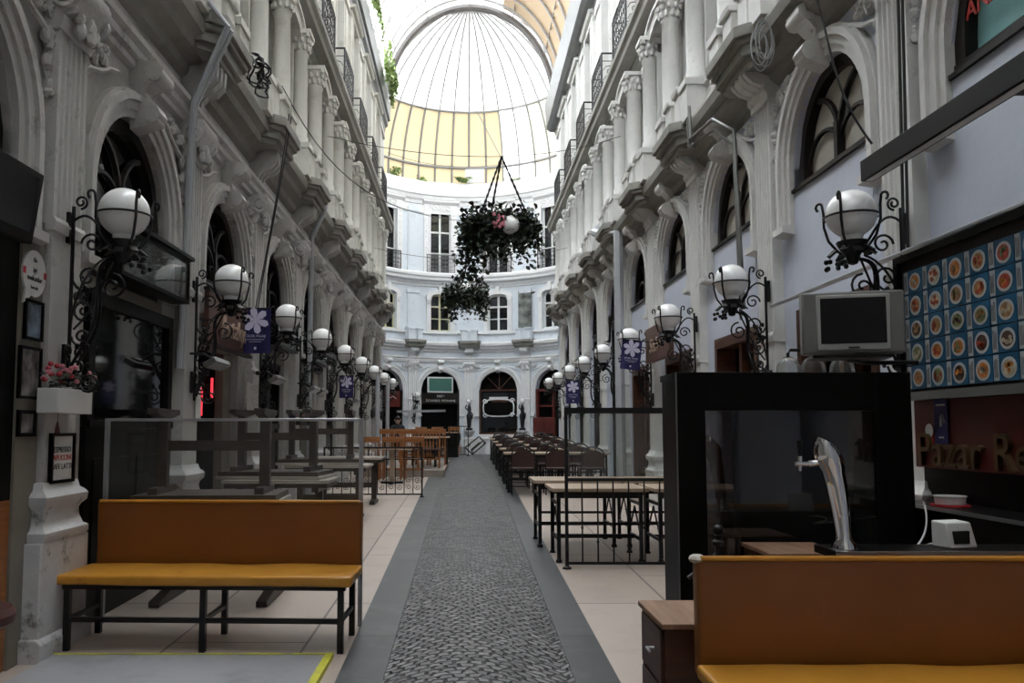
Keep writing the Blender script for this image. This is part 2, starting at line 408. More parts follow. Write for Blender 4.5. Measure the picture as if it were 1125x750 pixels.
def floor_quad(name, x0a, x0b, x1a, x1b, ya, yb, m, dz=0, thick=.1):
    mb = MB(); n = 10; vs = []; fs = []
    for i in range(n + 1):
        t = i / n; y = ya + (yb - ya) * t
        a = x0a + (x0b - x0a) * t; b = x1a + (x1b - x1a) * t
        z = fl(y) + dz
        vs += [(a, y, z), (b, y, z), (b, y, z - thick), (a, y, z - thick)]
    for i in range(n):
        a = i * 4; b = a + 4
        for k in range(4): fs.append((a + k, a + (k + 1) % 4, b + (k + 1) % 4, b + k))
    fs += [(0, 1, 2, 3), tuple(n * 4 + k for k in (3, 2, 1, 0))]
    mb.add(vs, fs)
    return mb.build(name, m, kind='structure')
def xc_l(y): return -.445 - .005 * (y - 4)
def xo_l(y): return -.70 - .0085 * (y - 4)
def xc_r(y): return .595 + .0085 * (y - 4)
def xo_r(y): return .835 + .0095 * (y - 4)
YF = 35.0
floor_quad('floor', -3.9, -3.9, xo_l(Y0) + .01, xo_l(25.6) + .01, Y0, 25.6, M['tile'])
floor_quad('floor', xo_r(Y0) - .01, xo_r(25.6) - .01, 4.3, 4.3, Y0, 25.6, M['tile'])
floor_quad('cobble_path', xc_l(Y0), xc_l(YF), xc_r(Y0), xc_r(YF), Y0, YF, M['cobble'], dz=-.004)
floor_quad('kerb_strip', xo_l(Y0), xo_l(25.6), xc_l(Y0), xc_l(25.6), Y0, 25.6, M['kerb'], dz=.003)
floor_quad('kerb_strip', xc_r(Y0), xc_r(25.6), xo_r(Y0), xo_r(25.6), Y0, 25.6, M['kerb'], dz=.003)
floor_quad('floor', xc_r(25.6) - .01, xc_r(YF) - .01, 5.6, 5.6, 25.6, 35.6, M['cobble'], dz=-.006)
floor_quad('floor', -5.4, -5.4, xc_l(25.6) + .01, xc_l(YF) + .01, 25.6, 35.6, M['cobble'], dz=-.006)

def head_arch(r): return lambda du: math.sqrt(max(0, r * r - du * du))
def wall_band(mb, u0, u1, z0, z1, hw, zs, zh, rise, cu=0, seg=14, depth=.3, rmat=0):
    """wall face u0..u1, z0..z1 with one opening: half width hw, sill zs, springing zh, arched by rise (ellipse)"""
    us = [cu - hw + 2 * hw * i / seg for i in range(seg + 1)]
    hd = lambda u: zh + (rise * math.sqrt(max(0, 1 - ((u - cu) / hw) ** 2)) if rise > 0 else 0)
    def q(a, b, c, d): mb.add([a, b, c, d], [(0, 1, 2, 3)])
    for a, b, k in ((u0, cu - hw, 2), (cu + hw, u1, 2)):
        for i in range(k):
            p = a + (b - a) * i / k; r = a + (b - a) * (i + 1) / k
            q((p, 0, z0), (r, 0, z0), (r, 0, z1), (p, 0, z1))
    for i in range(seg):
        a, b = us[i], us[i + 1]
        q((a, 0, hd(a)), (b, 0, hd(b)), (b, 0, z1), (a, 0, z1))
        q((a, 0, hd(a)), (b, 0, hd(b)), (b, -depth, hd(b)), (a, -depth, hd(a)))
        if zs > z0:
            q((a, 0, z0), (b, 0, z0), (b, 0, zs), (a, 0, zs))
            q((a, 0, zs), (b, 0, zs), (b, -depth, zs), (a, -depth, zs))
    for s_ in (-hw, hw):
        u = cu + s_
        q((u, 0, zs), (u, 0, zh), (u, -depth, zh), (u, -depth, zs))

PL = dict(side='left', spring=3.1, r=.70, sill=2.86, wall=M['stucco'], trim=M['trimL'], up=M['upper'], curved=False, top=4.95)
PR = dict(side='right', spring=3.72, r=.70, sill=3.52, wall=M['wallR'], trim=M['trimR'], up=M['trimR'], curved=False, top=4.95)
PE = dict(side='back', spring=3.0, r=.84, sill=2.3, wall=M['wallE'], trim=M['trimE'], up=M['wallE'], curved=True, top=4.95)

def wall_bay(mb, P, hb=1.2):
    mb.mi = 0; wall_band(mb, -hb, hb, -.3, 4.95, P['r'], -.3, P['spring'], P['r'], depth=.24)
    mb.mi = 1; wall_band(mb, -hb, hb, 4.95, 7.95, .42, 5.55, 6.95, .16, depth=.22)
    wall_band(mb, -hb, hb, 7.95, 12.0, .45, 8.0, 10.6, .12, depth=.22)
    mb.mi = 0
# side walls
def near_centres(g):                   # bay centres on one side
    return [g + BAY * k + BAY / 2 for k in range(-4, 8)]
for side, P, g, lm in (('left', PL, GL, loc_left), ('right', PR, GR, loc_right)):
    mb = MB()
    for c in near_centres(g):
        mb.mp = (lambda c_: (lambda u, n, z: (lm(u, n, z)[0], lm(u, n, z)[1] + c_, z)))(c)
        wall_bay(mb, P)
    end = g + BAY * 8
    mb.mp = lambda u, n, z: (lm(u, n, z)[0], u, z)
    mb.box(end, YEND + .05, -.32, 0, -.3, 4.95); mb.mi = 1; mb.box(end, YEND + .05, -.32, 0, 4.95, 12); mb.mi = 0
    y0 = near_centres(g)[0] - 1.2
    mb.box(y0, YEND, -.60, -.5, -.3, 12)            # inner leaf closing the shops behind
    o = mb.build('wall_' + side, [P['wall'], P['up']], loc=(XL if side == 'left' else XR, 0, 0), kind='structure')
    # black sheets in the shopfronts stand in for unlit shop depth
# rotunda wall
mb = MB()
for a in range(-120, 121, 30):
    if a in (-120, 120): continue
for k in range(-4, 4):
    mb.mp = map_curve(R(15 + 30 * k)); wall_bay(mb, PE, RR * R(15))
for s_ in (-1, 1):
    mb.mp = map_curve(R(132 * s_)); mb.box(-1.02, 1.02, -.3, 0, -.3, 12, seg=6)
mb.mp = map_curve(0); mb.box(-RR * R(144), RR * R(144), -.62, -.5, -.3, 12, seg=40)
mb.build('wall_back', [M['wallE'], M['wallE']], loc=(CX, CY, 0), kind='structure')
mb = MB(); mb.box(-3.9, 4.3, Y0 - .2, Y0, -.5, 12.2); mb.build('wall_front', M['stucco'], kind='structure')  # unseen closing wall behind the camera, added to block light from there

# long mouldings of the side walls (profiles in n,z)
def prof_ledge(p): return [(0, 4.62), (.06, 4.66), (.08, 4.74), (.20, 4.78), (.22, 4.86), (.30, 4.90), (.32, 5.0), (.30, 5.06), (0, 5.06)]
def prof_corn(p): return [(0, 7.42), (.05, 7.44), (.07, 7.52), (.12, 7.56), (.12, 7.64), (.30, 7.68), (.31, 7.78), (.36, 7.84), (.36, 7.94), (.33, 8.0), (0, 8.0)]
def prof_eaveL(p): return [(0, 10.95), (.05, 10.98), (.06, 11.12), (.14, 11.2), (.15, 11.34), (.21, 11.36), (.24, 11.9), (.10, 11.98), (0, 12.0)]
def prof_eaveR(p): return [(0, 10.8), (.06, 10.84), (.10, 10.98), (.25, 11.0), (.32, 11.06), (.36, 11.10), (.41, 11.9), (.2, 11.98), (0, 12.0)]
for side in ('left', 'right'):
    x = XL if side == 'left' else XR; g = GL if side == 'left' else GR
    sg = 1 if side == 'left' else -1
    lm = lambda u, n, z: (sg * n, u, z)
    ya = g - BAY * 4
    for nm, pf, m in (('ledge', prof_ledge, M['soffit']), ('cornice', prof_corn, M['soffit']), ('eave', prof_eaveL if side == 'left' else prof_eaveR, M['zinc'])):
        mb = MB(lm); mb.prism(pf(0), ya, YEND + .1)
        mb.build(trim_name(), m, loc=(x, 0, 0), kind='structure', smooth=False)
    mb = MB(lm)
    tm = M['trimL'] if side == 'left' else M['trimR']
    if side == 'left': mb.prism([(0, 4.18), (.05, 4.2), (.05, 4.25), (.09, 4.27), (.09, 4.33), (.13, 4.36), (.13, 4.41), (0, 4.43)], ya, YEND)
    mb.prism([(0, 7.22), (.06, 7.24), (.06, 7.32), (.03, 7.34), (.03, 7.42), (0, 7.42)], ya, YEND)
    mb.prism([(0, 5.06), (.12, 5.06), (.12, 5.42), (.16, 5.46), (.16, 5.52), (0, 5.55)], ya, YEND)
    mb.prism([(0, 10.7), (.06, 10.72), (.06, 10.9), (0, 10.95)], ya, YEND)
    mb.build(trim_name(), tm, loc=(x, 0, 0), kind='structure')
# rotunda mouldings
for pf, m in ((prof_ledge, M['trimE']), (prof_corn, M['trimE']), (prof_eaveL, M['trimE'])):
    mb = MB(map_curve(0)); mb.prism(pf(0), -RR * R(143), RR * R(143), seg=72); mb.build(trim_name(), m, loc=(CX, CY, 0), kind='structure')
mb = MB(map_curve(0))
mb.prism([(0, 4.18), (.05, 4.2), (.05, 4.25), (.09, 4.27), (.09, 4.33), (.13, 4.36), (.13, 4.41), (0, 4.43)], -RR * R(143), RR * R(143), seg=72)
mb.prism([(0, 5.40), (.10, 5.42), (.10, 5.5), (0, 5.52)], -RR * R(143), RR * R(143), seg=72)
mb.prism([(0, 10.95), (.05, 10.95), (.05, 10.6), (0, 10.6)], -RR * R(143), RR * R(143), seg=72)
mb.build(trim_name(), M['trimE'], loc=(CX, CY, 0), kind='structure')

# -------- facade pieces (u along the wall, n out of it)
def fluted(w, d, n=5):
    pts = [(-w / 2, 0)]; pts.append((-w / 2, d)); e = w * .07; fw = (w - 2 * e) / n
    for i in range(n):
        a = -w / 2 + e + i * fw
        pts += [(a + fw * .12, d), (a + fw * .25, d - .016), (a + fw * .5, d - .022), (a + fw * .75, d - .016), (a + fw * .88, d)]
    pts += [(w / 2, d), (w / 2, 0)]
    return pts
def leaf_blobs(mb, cu, cn, cz, w, h, cnt, rng, sz=.03, depth=.03):
    for i in range(cnt):
        u = cu + rng.uniform(-w, w); z = cz + rng.uniform(-h, h); s_ = sz * rng.uniform(.6, 1.4)
        mb.sphere((u, cn, z), (s_ * rng.uniform(.6, 1.2), depth * rng.uniform(.8, 1.6), s_ * rng.uniform(.8, 1.6)), 6, 4)
def make_pilaster(mp, P, loc, top, base_mat, side):
    r = root(trim_name(), loc, kind='structure')
    cv = P['curved']
    rng = random.Random(3)
    w = .38 if not cv else .42
    mb = MB(mp); mb.box(-.30, .30, -.02, .16, -.3, .68); mb.prism([(-.02, -.3), (.19, -.3), (.19, .10), (.165, .13), (-.02, .13)], -.325, .325, seg=1)
    mb.build('pedestal', base_mat, r, bevel=.008)
    mb = MB(mp)
    for z, n, hw in ((.68, .19, .32), (.73, .175, .31), (.76, .15, .29), (.83, .15, .285), (.90, .16, .30), (.95, .155, .29), (.985, .13, .26)):
        pass
    ring = [(.68, .045), (.70, .055), (.735, .055), (.75, .03), (.80, .012), (.85, .008), (.875, .02), (.90, .045), (.945, .05), (.965, .035), (.985, .01), (1.03, 0)]
    vs = []; fs = []
    for z, e in ring: vs += [(-w / 2 - .03 - e, 0, z), (-w / 2 - .03 - e, .115 + e, z), (w / 2 + .03 + e, .115 + e, z), (w / 2 + .03 + e, 0, z)]
    for i in range(len(ring) - 1):
        for k in range(3): fs.append((i * 4 + k, i * 4 + k + 1, i * 4 + 5 + k, i * 4 + 4 + k))
    fs.append((len(vs) - 4, len(vs) - 3, len(vs) - 2, len(vs) - 1))
    mb.add(vs, fs); mb.build('base_moulding', base_mat, r, smooth=True)
    sh_top = top - .32
    mb = MB(mp); mb.plate([(-w / 2, 0), (-w / 2, .10), (w / 2, .10), (w / 2, 0)], 1.0, 2.6 if side != 'right' else 2.2)
    zz = 2.6 if side != 'right' else 2.2
    mb.plate(fluted(w, .10, 5), zz, sh_top)
    mb.prism([(0, zz - .03), (.12, zz - .02), (.125, zz + .04), (.11, zz + .07), (0, zz + .08)], -w / 2 - .015, w / 2 + .015)
    mb.build('shaft', P['trim'], r)
    mb = MB(mp)
    # capital: scroll console over a necking
    zt = top
    pr = [(0, sh_top - .04), (.11, sh_top - .03), (.13, sh_top + .03), (.12, sh_top + .07), (.16, sh_top + .12), (.22, sh_top + .2), (.24, sh_top + .27), (.22, zt), (0, zt)]
    mb.prism(pr, -w / 2 - .02, w / 2 + .02)
    if side == 'right':
        mb = MB(mp); mb.plate(fluted(w, .10, 5), sh_top - .02, zt - .12); mb.prism([(0, zt - .12), (.12, zt - .12), (.12, zt - .06), (.15, zt - .03), (.15, zt + .06), (0, zt + .06)], -w / 2 - .03, w / 2 + .03)
        mb.build('capital', P['trim'], r); return r
    for sg in (-1, 1):
        mb.tube([(sg * (w / 2 + .03), q[0] , q[2]) for q in [(.15 + p[0], 0, zt - .14 + p[2]) for p in spiral((0, 0, 0), .10, .02, PI / 2, 1.6, 'xz', 20)]], .022, 5)
        mb.sphere((sg * (w / 2 + .02), .15, zt - .14), (.03, .05, .05), 8, 6)
    leaf_blobs(mb, 0, .17, sh_top + .06, w / 2, .05, 14, rng, .035, .03)
    mb.build('capital', P['trim'], r, smooth=True)
    return r
def make_archivolt(mp, P, loc):
    r = root(trim_name(), loc, kind='structure'); rad = P['r']; zs = P['spring']; rng = random.Random(5)
    mb = MB(mp)
    def ringband(r0, r1, n0, n1, zlow):
        prof = [(r0, n0), (r0, n1), (r1, n1), (r1, n0)]
        path = [(-1, zlow, None)] 
        vs = []; k = 4; st = []
        st.append([(-p[0], p[1], zlow) for p in prof])
        N = 22
        for i in range(N + 1):
            a = PI - PI * i / N
            st.append([(p[0] * math.cos(a), p[1], zs + p[0] * math.sin(a)) for p in prof])
        st.append([(p[0], p[1], zlow) for p in prof])
        fs = []
        for q in st: vs += q
        for i in range(len(st) - 1):
            for j in range(4): fs.append((i * 4 + j, i * 4 + (j + 1) % 4, i * 4 + 4 + (j + 1) % 4, i * 4 + 4 + j))
        mb.add(vs, fs)
    low = P['sill'] - .35
    ringband(rad, rad + .06, -.05, .045, low); ringband(rad + .06, rad + .13, -.02, .07, low); ringband(rad + .13, rad + .185, -.02, .10, low); ringband(rad + .185, rad + .215, -.02, .06, low)
    mb.prism([(0, low - .05), (.12, low - .03), (.12, low + .03), (0, low + .05)], -rad - .24, -rad + .0); mb.prism([(0, low - .05), (.12, low - .03), (.12, low + .03), (0, low + .05)], rad, rad + .24)
    mb.build('arch_moulding', P['trim'], r, smooth=True)
    # keystone console
    c = zs + rad; mb = MB(mp)
    pr = [(0, c - .08), (.10, c - .06), (.20, c - .02), (.24, c + .05), (.21, c + .11), (.13, c + .15), (.12, c + .22), (.17, c + .28), (.25, c + .33), (.27, c + .40), (.20, c + .45), (0, c + .46)]
    k = len(pr); vs = []
    for s_, zf in ((-1, 0), (1, 0)):
        vs += [(s_ * (.075 + .05 * (p[1] - c + .08) / .54), p[0], p[1]) for p in pr]
    fs = [(j, (j + 1) % k, (j + 1) % k + k, j + k) for j in range(k)] + [tuple(range(k)), tuple(k + j for j in reversed(range(k)))]
    mb.add(vs, fs); mb.tube([(-.13, .2, c + .36), (.13, .2, c + .36)], .07, 10); mb.tube([(-.09, .17, c + .02), (.09, .17, c + .02)], .05, 10)
    mb.build('keystone', P['trim'], r, smooth=True)
    mb = MB(mp)
    for sg in (-1, 1):
        # acanthus spray curling in the corner above the arch
        cu = sg * (rad + .28); cz = zs + rad + .02
        p0 = (sg * (rad + .35), .03, zs + .25)
        if P['side'] == 'left' or P['side'] == 'back':
            tl = 4.1
        else: tl = 4.55
        for a, b, rr_ in (((sg * (rad + .34), .03, zs + .30), (cu, .05, tl - .25), .022), ((cu, .05, tl - .3), (sg * .45, .05, tl - .08), .02)):
            mb.tube([tuple(Vector(a).lerp(Vector(b), t / 5) + Vector((sg * .03 * math.sin(t * 2), 0, 0))) for t in range(6)], rr_, 5)
        for (du, dz, rr_) in ((0, -.28, .075), (.04, -.12, .06), (-.13, -.10, .08), (-.28, -.06, .06), (.05, -.45, .06), (.06, -.6, .05)):
            mb.tube(spiral((cu + sg * du, .05, tl + dz), rr_, .012, rng.uniform(0, 6), 1.3, 'xz', 14, sg), .016, 5)
            leaf_blobs(mb, cu + sg * du, .045, tl + dz, .06, .06, 6, rng, .028, .03)
        leaf_blobs(mb, sg * (rad + .36), .04, zs + .35, .03, .22, 12, rng, .024, .03)
    mb.build('relief_ornament', P['trim'], r, smooth=True)
    return r
def make_balcony(mp, P, loc):
    """stone slab with chamfered front over each pilaster, console below, pedestal block above"""
    r = root(trim_name(), loc, kind='structure')
    mb = MB(mp)
    def lay(z0, z1, hw, n1): mb.plate([(-hw, 0), (-hw, n1 - .12), (-hw + .10, n1), (hw - .10, n1), (hw, n1 - .12), (hw, 0)], z0, z1)
    lay(4.78, 4.84, .46, .36); lay(4.84, 4.94, .49, .41); lay(4.94, 4.99, .51, .46); lay(4.99, 5.10, .53, .50)
    mb.build('slab', M['soffit'], r, bevel=.006)
    mb = MB(mp)
    z0 = 4.44 if P['side'] != 'right' else 4.55
    cp = [(0, z0 - .08), (.06, z0 - .08), (.11, z0 - .03), (.12, z0 + .05), (.17, z0 + .10), (.26, z0 + .13), (.33, z0 + .20), (.34, 4.80), (0, 4.80)]
    for i in range(6):
        u = -.15 + i * .06
        mb.prism([(max(0, c_[0] - (.02 if i % 2 else 0)), c_[1]) for c_ in cp], u - .03, u + .03)
    mb.build('console', P['trim'], r)
    mb = MB(mp); mb.box(-.36, -.10, .05, .34, 5.10, 5.58); mb.box(.10, .36, .05, .34, 5.10, 5.58); mb.box(-.12, .12, .05, .24, 5.1, 5.55)
    for s_ in (-1, 1): mb.prism([(.04, 5.52), (.37, 5.53), (.38, 5.60), (.04, 5.62)], s_ * .23 - .155, s_ * .23 + .155)
    mb.build('pedestal_block', P['up'], r, bevel=.01)
    mb = MB(mp)
    mb.box(-.26, .26, 0, .07, 5.55, 7.25); mb.box(-.20, .20, .07, .09, 5.75, 7.0); mb.box(-.30, .30, 0, .10, 5.55, 5.68); mb.box(-.29, .29, 0, .11, 7.1, 7.25)
    mb.box(-.24, .24, 0, .05, 8.0, 10.95); mb.box(-.17, .17, .05, .07, 8.3, 10.5); mb.box(-.27, .27, 0, .09, 8.0, 8.2); mb.box(-.27, .27, 0, .09, 10.62, 10.8)
    mb.build('panel_strip', P['up'], r)
    return r
def make_aedicule(mp, P, loc):
    """two half columns with leafy capitals and an arched hood round each first-floor window"""
    r = root(trim_name(), loc, kind='structure'); rng = random.Random(9)
    for s_ in (-1, 1):
        mb = MB(mp); u = s_ * .60; n = .19
        mb.box(u - .15, u + .15, 0, .36, 5.06, 5.5); mb.box(u - .17, u + .17, 0, .38, 5.46, 5.54)
        mb.lathe((u, n, 0), [(.15, 5.54), (.155, 5.58), (.13, 5.62), (.135, 5.66), (.115, 5.70), (.118, 6.0), (.11, 6.88), (.125, 6.9), (.125, 6.93), (.105, 6.94)], 14)
        mb.build('half_column', P['up'], r, smooth=True)
        mb = MB(mp)
        mb.lathe((u, n, 0), [(.105, 6.93), (.115, 7.0), (.14, 7.1), (.165, 7.18)], 10)
        for i in range(10):
            a = 2 * PI * i / 10
            mb.sphere((u + .135 * math.cos(a), n + .135 * math.sin(a), 7.0), (.032, .032, .05), 6, 4); mb.sphere((u + .155 * math.cos(a + .3), n + .155 * math.sin(a + .3), 7.10), (.034, .034, .045), 6, 4)
        for i in range(4):
            a = PI / 4 + PI / 2 * i; mb.sphere((u + .19 * math.cos(a), n + .19 * math.sin(a), 7.17), .045, 6, 4)
        mb.box(u - .17, u + .17, .0, .37, 7.19, 7.25)
        mb.build('leafy_capital', P['up'], r, smooth=True)
    mb = MB(mp)
    N = 12; pts_o = []; pts_i = []
    for i in range(N + 1):
        a = PI - PI * i / N
        pts_o.append((.62 * math.cos(a), 7.18 + .26 * math.sin(a))); pts_i.append((.50 * math.cos(a), 7.0 + .26 * math.sin(a)))
    for i in range(N):
        mb.slab([pts_o[i], pts_o[i + 1], pts_i[i + 1], pts_i[i]], .0, .24)
    mb.tube([(p[0], .25, p[1]) for p in pts_o], .035, 5)
    mb.box(-.48, -.42, 0, .12, 5.55, 7.0); mb.box(.42, .48, 0, .12, 5.55, 7.0)
    mb.build('arched_hood', P['up'], r)
    mb = MB(mp)
    # third-floor surround with studs
    for s_ in (-1, 1):
        mb.box(s_ * .58 - .08, s_ * .58 + .08, 0, .09, 8.0, 10.75)
        mb.box(s_ * .47 - .02, s_ * .47 + .02, 0, .12, 8.0, 10.7)
        for i in range(9): mb.sphere((s_ * .58, .09, 8.35 + i * .26), (.03, .02, .06), 6, 4)
    mb.box(-.68, .68, 0, .10, 10.7, 10.82, seg=3); mb.prism([(0, 10.82), (.16, 10.84), (.2, 10.9), (0, 10.94)], -.74, .74, seg=3)
    for i in range(7): mb.sphere((-.45 + .15 * i, .09, 10.73), (.05, .03, .04), 6, 4)
    mb.build('window_surround', P['up'], r)
    return r
def iron_railing(mp, loc, hw, z0, h, out, curved=False):
    r = root('balcony_railing', loc)
    mb = MB(mp); t = .012
    seg = 8
    def run(z, rr_):
        mb.tube([(-hw, .02, z), (-hw, out, z)] + [(-hw + 2 * hw * i / seg, out, z) for i in range(1, seg)] + [(hw, out, z), (hw, .02, z)], rr_, 5)
    run(z0 + .06, t); run(z0 + h * .80, t * .7); run(z0 + h * .24, t * .7)
    for s_ in (-hw, hw): mb.tube([(s_, out, z0), (s_, out, z0 + h)], .018, 5)
    mb.build('frame', M['iron'], r)
    mb = MB(mp)
    mb.tube([(-hw, .02, z0 + h), (-hw, out, z0 + h)] + [(-hw + 2 * hw * i / seg, out, z0 + h) for i in range(1, seg)] + [(hw, out, z0 + h), (hw, .02, z0 + h)], .02, 5)
    mb.build('handrail', M['iron'], r)
    mb = MB(mp); n = 9
    for i in range(n + 1):
        u = -hw + 2 * hw * i / n
        mb.tube([(u, out, z0 + .06), (u, out, z0 + h)], .009, 4)
    for i in range(n):
        u = -hw + 2 * hw * (i + .5) / n; w_ = hw / n * .8
        mb.tube(spiral((u, out, z0 + h * .62), w_, .01, -PI / 2, 1.2, 'xz', 10, 1 if i % 2 else -1), .008, 4)
        mb.tube(spiral((u, out, z0 + h * .38), w_, .01, PI / 2, 1.2, 'xz', 10, -1 if i % 2 else 1), .008, 4)
        mb.tube(arc((u, out, z0 + h * .15), w_ * .8, 0, 2 * PI, 8), .007, 4)
        mb.tube(arc((u, out, z0 + h * .89), w_ * .7, 0, 2 * PI, 8), .007, 4)
    for s_ in (-hw, hw):
        for j in (.3, .55):
            q = spiral((0, out * .5, z0 + h * j), out * .4, .02, 0, 1.3, 'yz', 10)
            mb.tube([(s_, p[1], p[2]) for p in q], .008, 4)
    mb.build('scrollwork', M['iron'], r)
    return r
# windows -----------------------------------------------------------
def arched_window(mp, P, loc, z_low, pane, tracery=True):
    r = root(win_name(), loc, kind='structure'); rad = P['r']; zs = P['spring']; d = -.07 if P['side'] == 'right' and not tracery else -.10
    mb = MB(mp); N = 16
    pts = [(-rad, z_low)] + [(rad * math.cos(PI - PI * i / N), zs + rad * math.sin(PI - PI * i / N)) for i in range(N + 1)] + [(rad, z_low)]
    mb.slab(pts, d - .06, d - .03); mb.build('pane', pane, r)
    mb = MB(mp)
    def bandring(r0, r1, n0, n1):
        for i in range(N):
            a, b = PI - PI * i / N, PI - PI * (i + 1) / N
            mb.slab([(r0 * math.cos(a), zs + r0 * math.sin(a)), (r1 * math.cos(a), zs + r1 * math.sin(a)), (r1 * math.cos(b), zs + r1 * math.sin(b)), (r0 * math.cos(b), zs + r0 * math.sin(b))], n0, n1)
    bandring(rad - .10, rad, d - .04, d + .05)
    for s_ in (-1, 1): mb.box(min(s_ * rad, s_ * (rad - .1)), max(s_ * rad, s_ * (rad - .1)), d - .04, d + .05, z_low, zs)
    mb.box(-rad, rad, d - .04, d + .06, z_low, z_low + .06)
    if tracery:
        mb.box(-.03, .03, d - .03, d + .04, z_low, zs + .18)
        for s_ in (-1, 1):
            pth = bez([(0, d, zs + .05), (s_ * .02, d, zs + .35), (s_ * .25, d, zs + rad * .72), (s_ * .45, d, zs + rad * .72)], 8)
            mb.tube(pth, .028, 5)
            mb.tube(bez([(0, d, zs - .02), (s_ * .06, d, zs + .25), (s_ * .5, d, zs + .3), (s_ * .60, d, zs - .05)], 10), .022, 5)
    mb.build('window_frame', M['darkwood'], r)
    return r
def casement(mp, loc, hw, z0, z1, rise, frame, pane, depth=-.12, rows=3):
    r = root(win_name(), loc, kind='structure')
    mb = MB(mp); N = 8
    hd = lambda u: z1 + rise * math.sqrt(max(0, 1 - (u / hw) ** 2))
    us = [-hw + 2 * hw * i / N for i in range(N + 1)]
    mb.slab([(-hw, z0)] + [(u, hd(u)) for u in us] + [(hw, z0)], depth - .04, depth - .02); mb.build('pane', pane, r)
    mb = MB(mp); t = .045
    mb.box(-hw, -hw + t, depth - .02, depth + .05, z0, z1 + .02); mb.box(hw - t, hw, depth - .02, depth + .05, z0, z1 + .02); mb.box(-hw, hw, depth - .02, depth + .05, z0, z0 + t)
    mb.box(-.04, .04, depth - .02, depth + .055, z0, hd(0)); 
    for i in range(N): mb.slab([(us[i], hd(us[i])), (us[i + 1], hd(us[i + 1])), (us[i + 1], hd(us[i + 1]) - .06), (us[i], hd(us[i]) - .06)], depth - .02, depth + .05)
    for k in range(1, rows):
        zc = z0 + (z1 + rise - z0) * k / rows; th = .02 if k != rows - 1 else .035
        mb.box(-hw, hw, depth - .02, depth + .045, zc - th, zc + th)
    mb.build('window_frame', frame, r)
    return r

# ---- side facades: build each piece once, copy along the passage
for side, P, g, lm, X in (('left', PL, GL, loc_left, XL), ('right', PR, GR, loc_right, XR)):
    top = 4.22 if side == 'left' else 4.62
    pil = make_pilaster(lm, P, (X, g, 0), top, M['pedestal'] if side == 'left' else M['trimR'], side)
    bal = make_balcony(lm, P, (X, g, 0))
    for k in [-1] + list(range(1, 9)):
        y = g + BAY * k
        dup(pil, (X, y, fl(y)) if False else (X, y, 0), name=trim_name())
        dup(bal, (X, y, 0), name=trim_name())
    c0 = g + BAY / 2
    arc_ = make_archivolt(lm, P, (X, c0, 0)); aed = make_aedicule(lm, P, (X, c0, 0))
    w2 = casement(lm, (X, c0, 0), .42, 5.55, 6.95, .16, M['darkwood'], M['darkglass'])
    w3 = casement(lm, (X, c0, 0), .45, 8.0, 10.6, .12, M['frameW'], M['darkglass'], rows=3)
    rl = iron_railing(lm, (X, c0, 0), .60, 8.0, .78, .30)
    rl['category'] = 'railing'; rl['group'] = 'iron window railings on the upper %s wall' % side
    rl['label'] = 'black iron window railing'
    for k in [-1] + list(range(1, 8)):
        y = c0 + BAY * k
        dup(arc_, (X, y, 0), name=trim_name()); dup(aed, (X, y, 0), name=trim_name())
        dup(w2, (X, y, 0), name=win_name()); dup(w3, (X, y, 0), name=win_name())
        if k >= 3:
            dup(rl, (X, y, 0), label='black iron railing of a top-floor window, %s wall, %s in view' % (side, ORD[k - 3]))
    bpy.data.objects.remove(rl.children[0]); 
    for ch in list(rl.children): bpy.data.objects.remove(ch)
    bpy.data.objects.remove(rl)
    pane = M['darkglass']
    for k in range(-1, 8):
        y = c0 + BAY * k
        p_ = M['teal'] if (side == 'right' and k == -1) else (M['creampane'] if side == 'right' and k < 3 else M['darkglass'])
        if k in (-1, 0, 1, 3):
            aw = arched_window(lm, P, (X, y, 0), P['sill'], p_, tracery=not (side == 'right' and k == -1)); last = aw
        else:
            aw = dup(last, (X, y, 0), name=win_name())
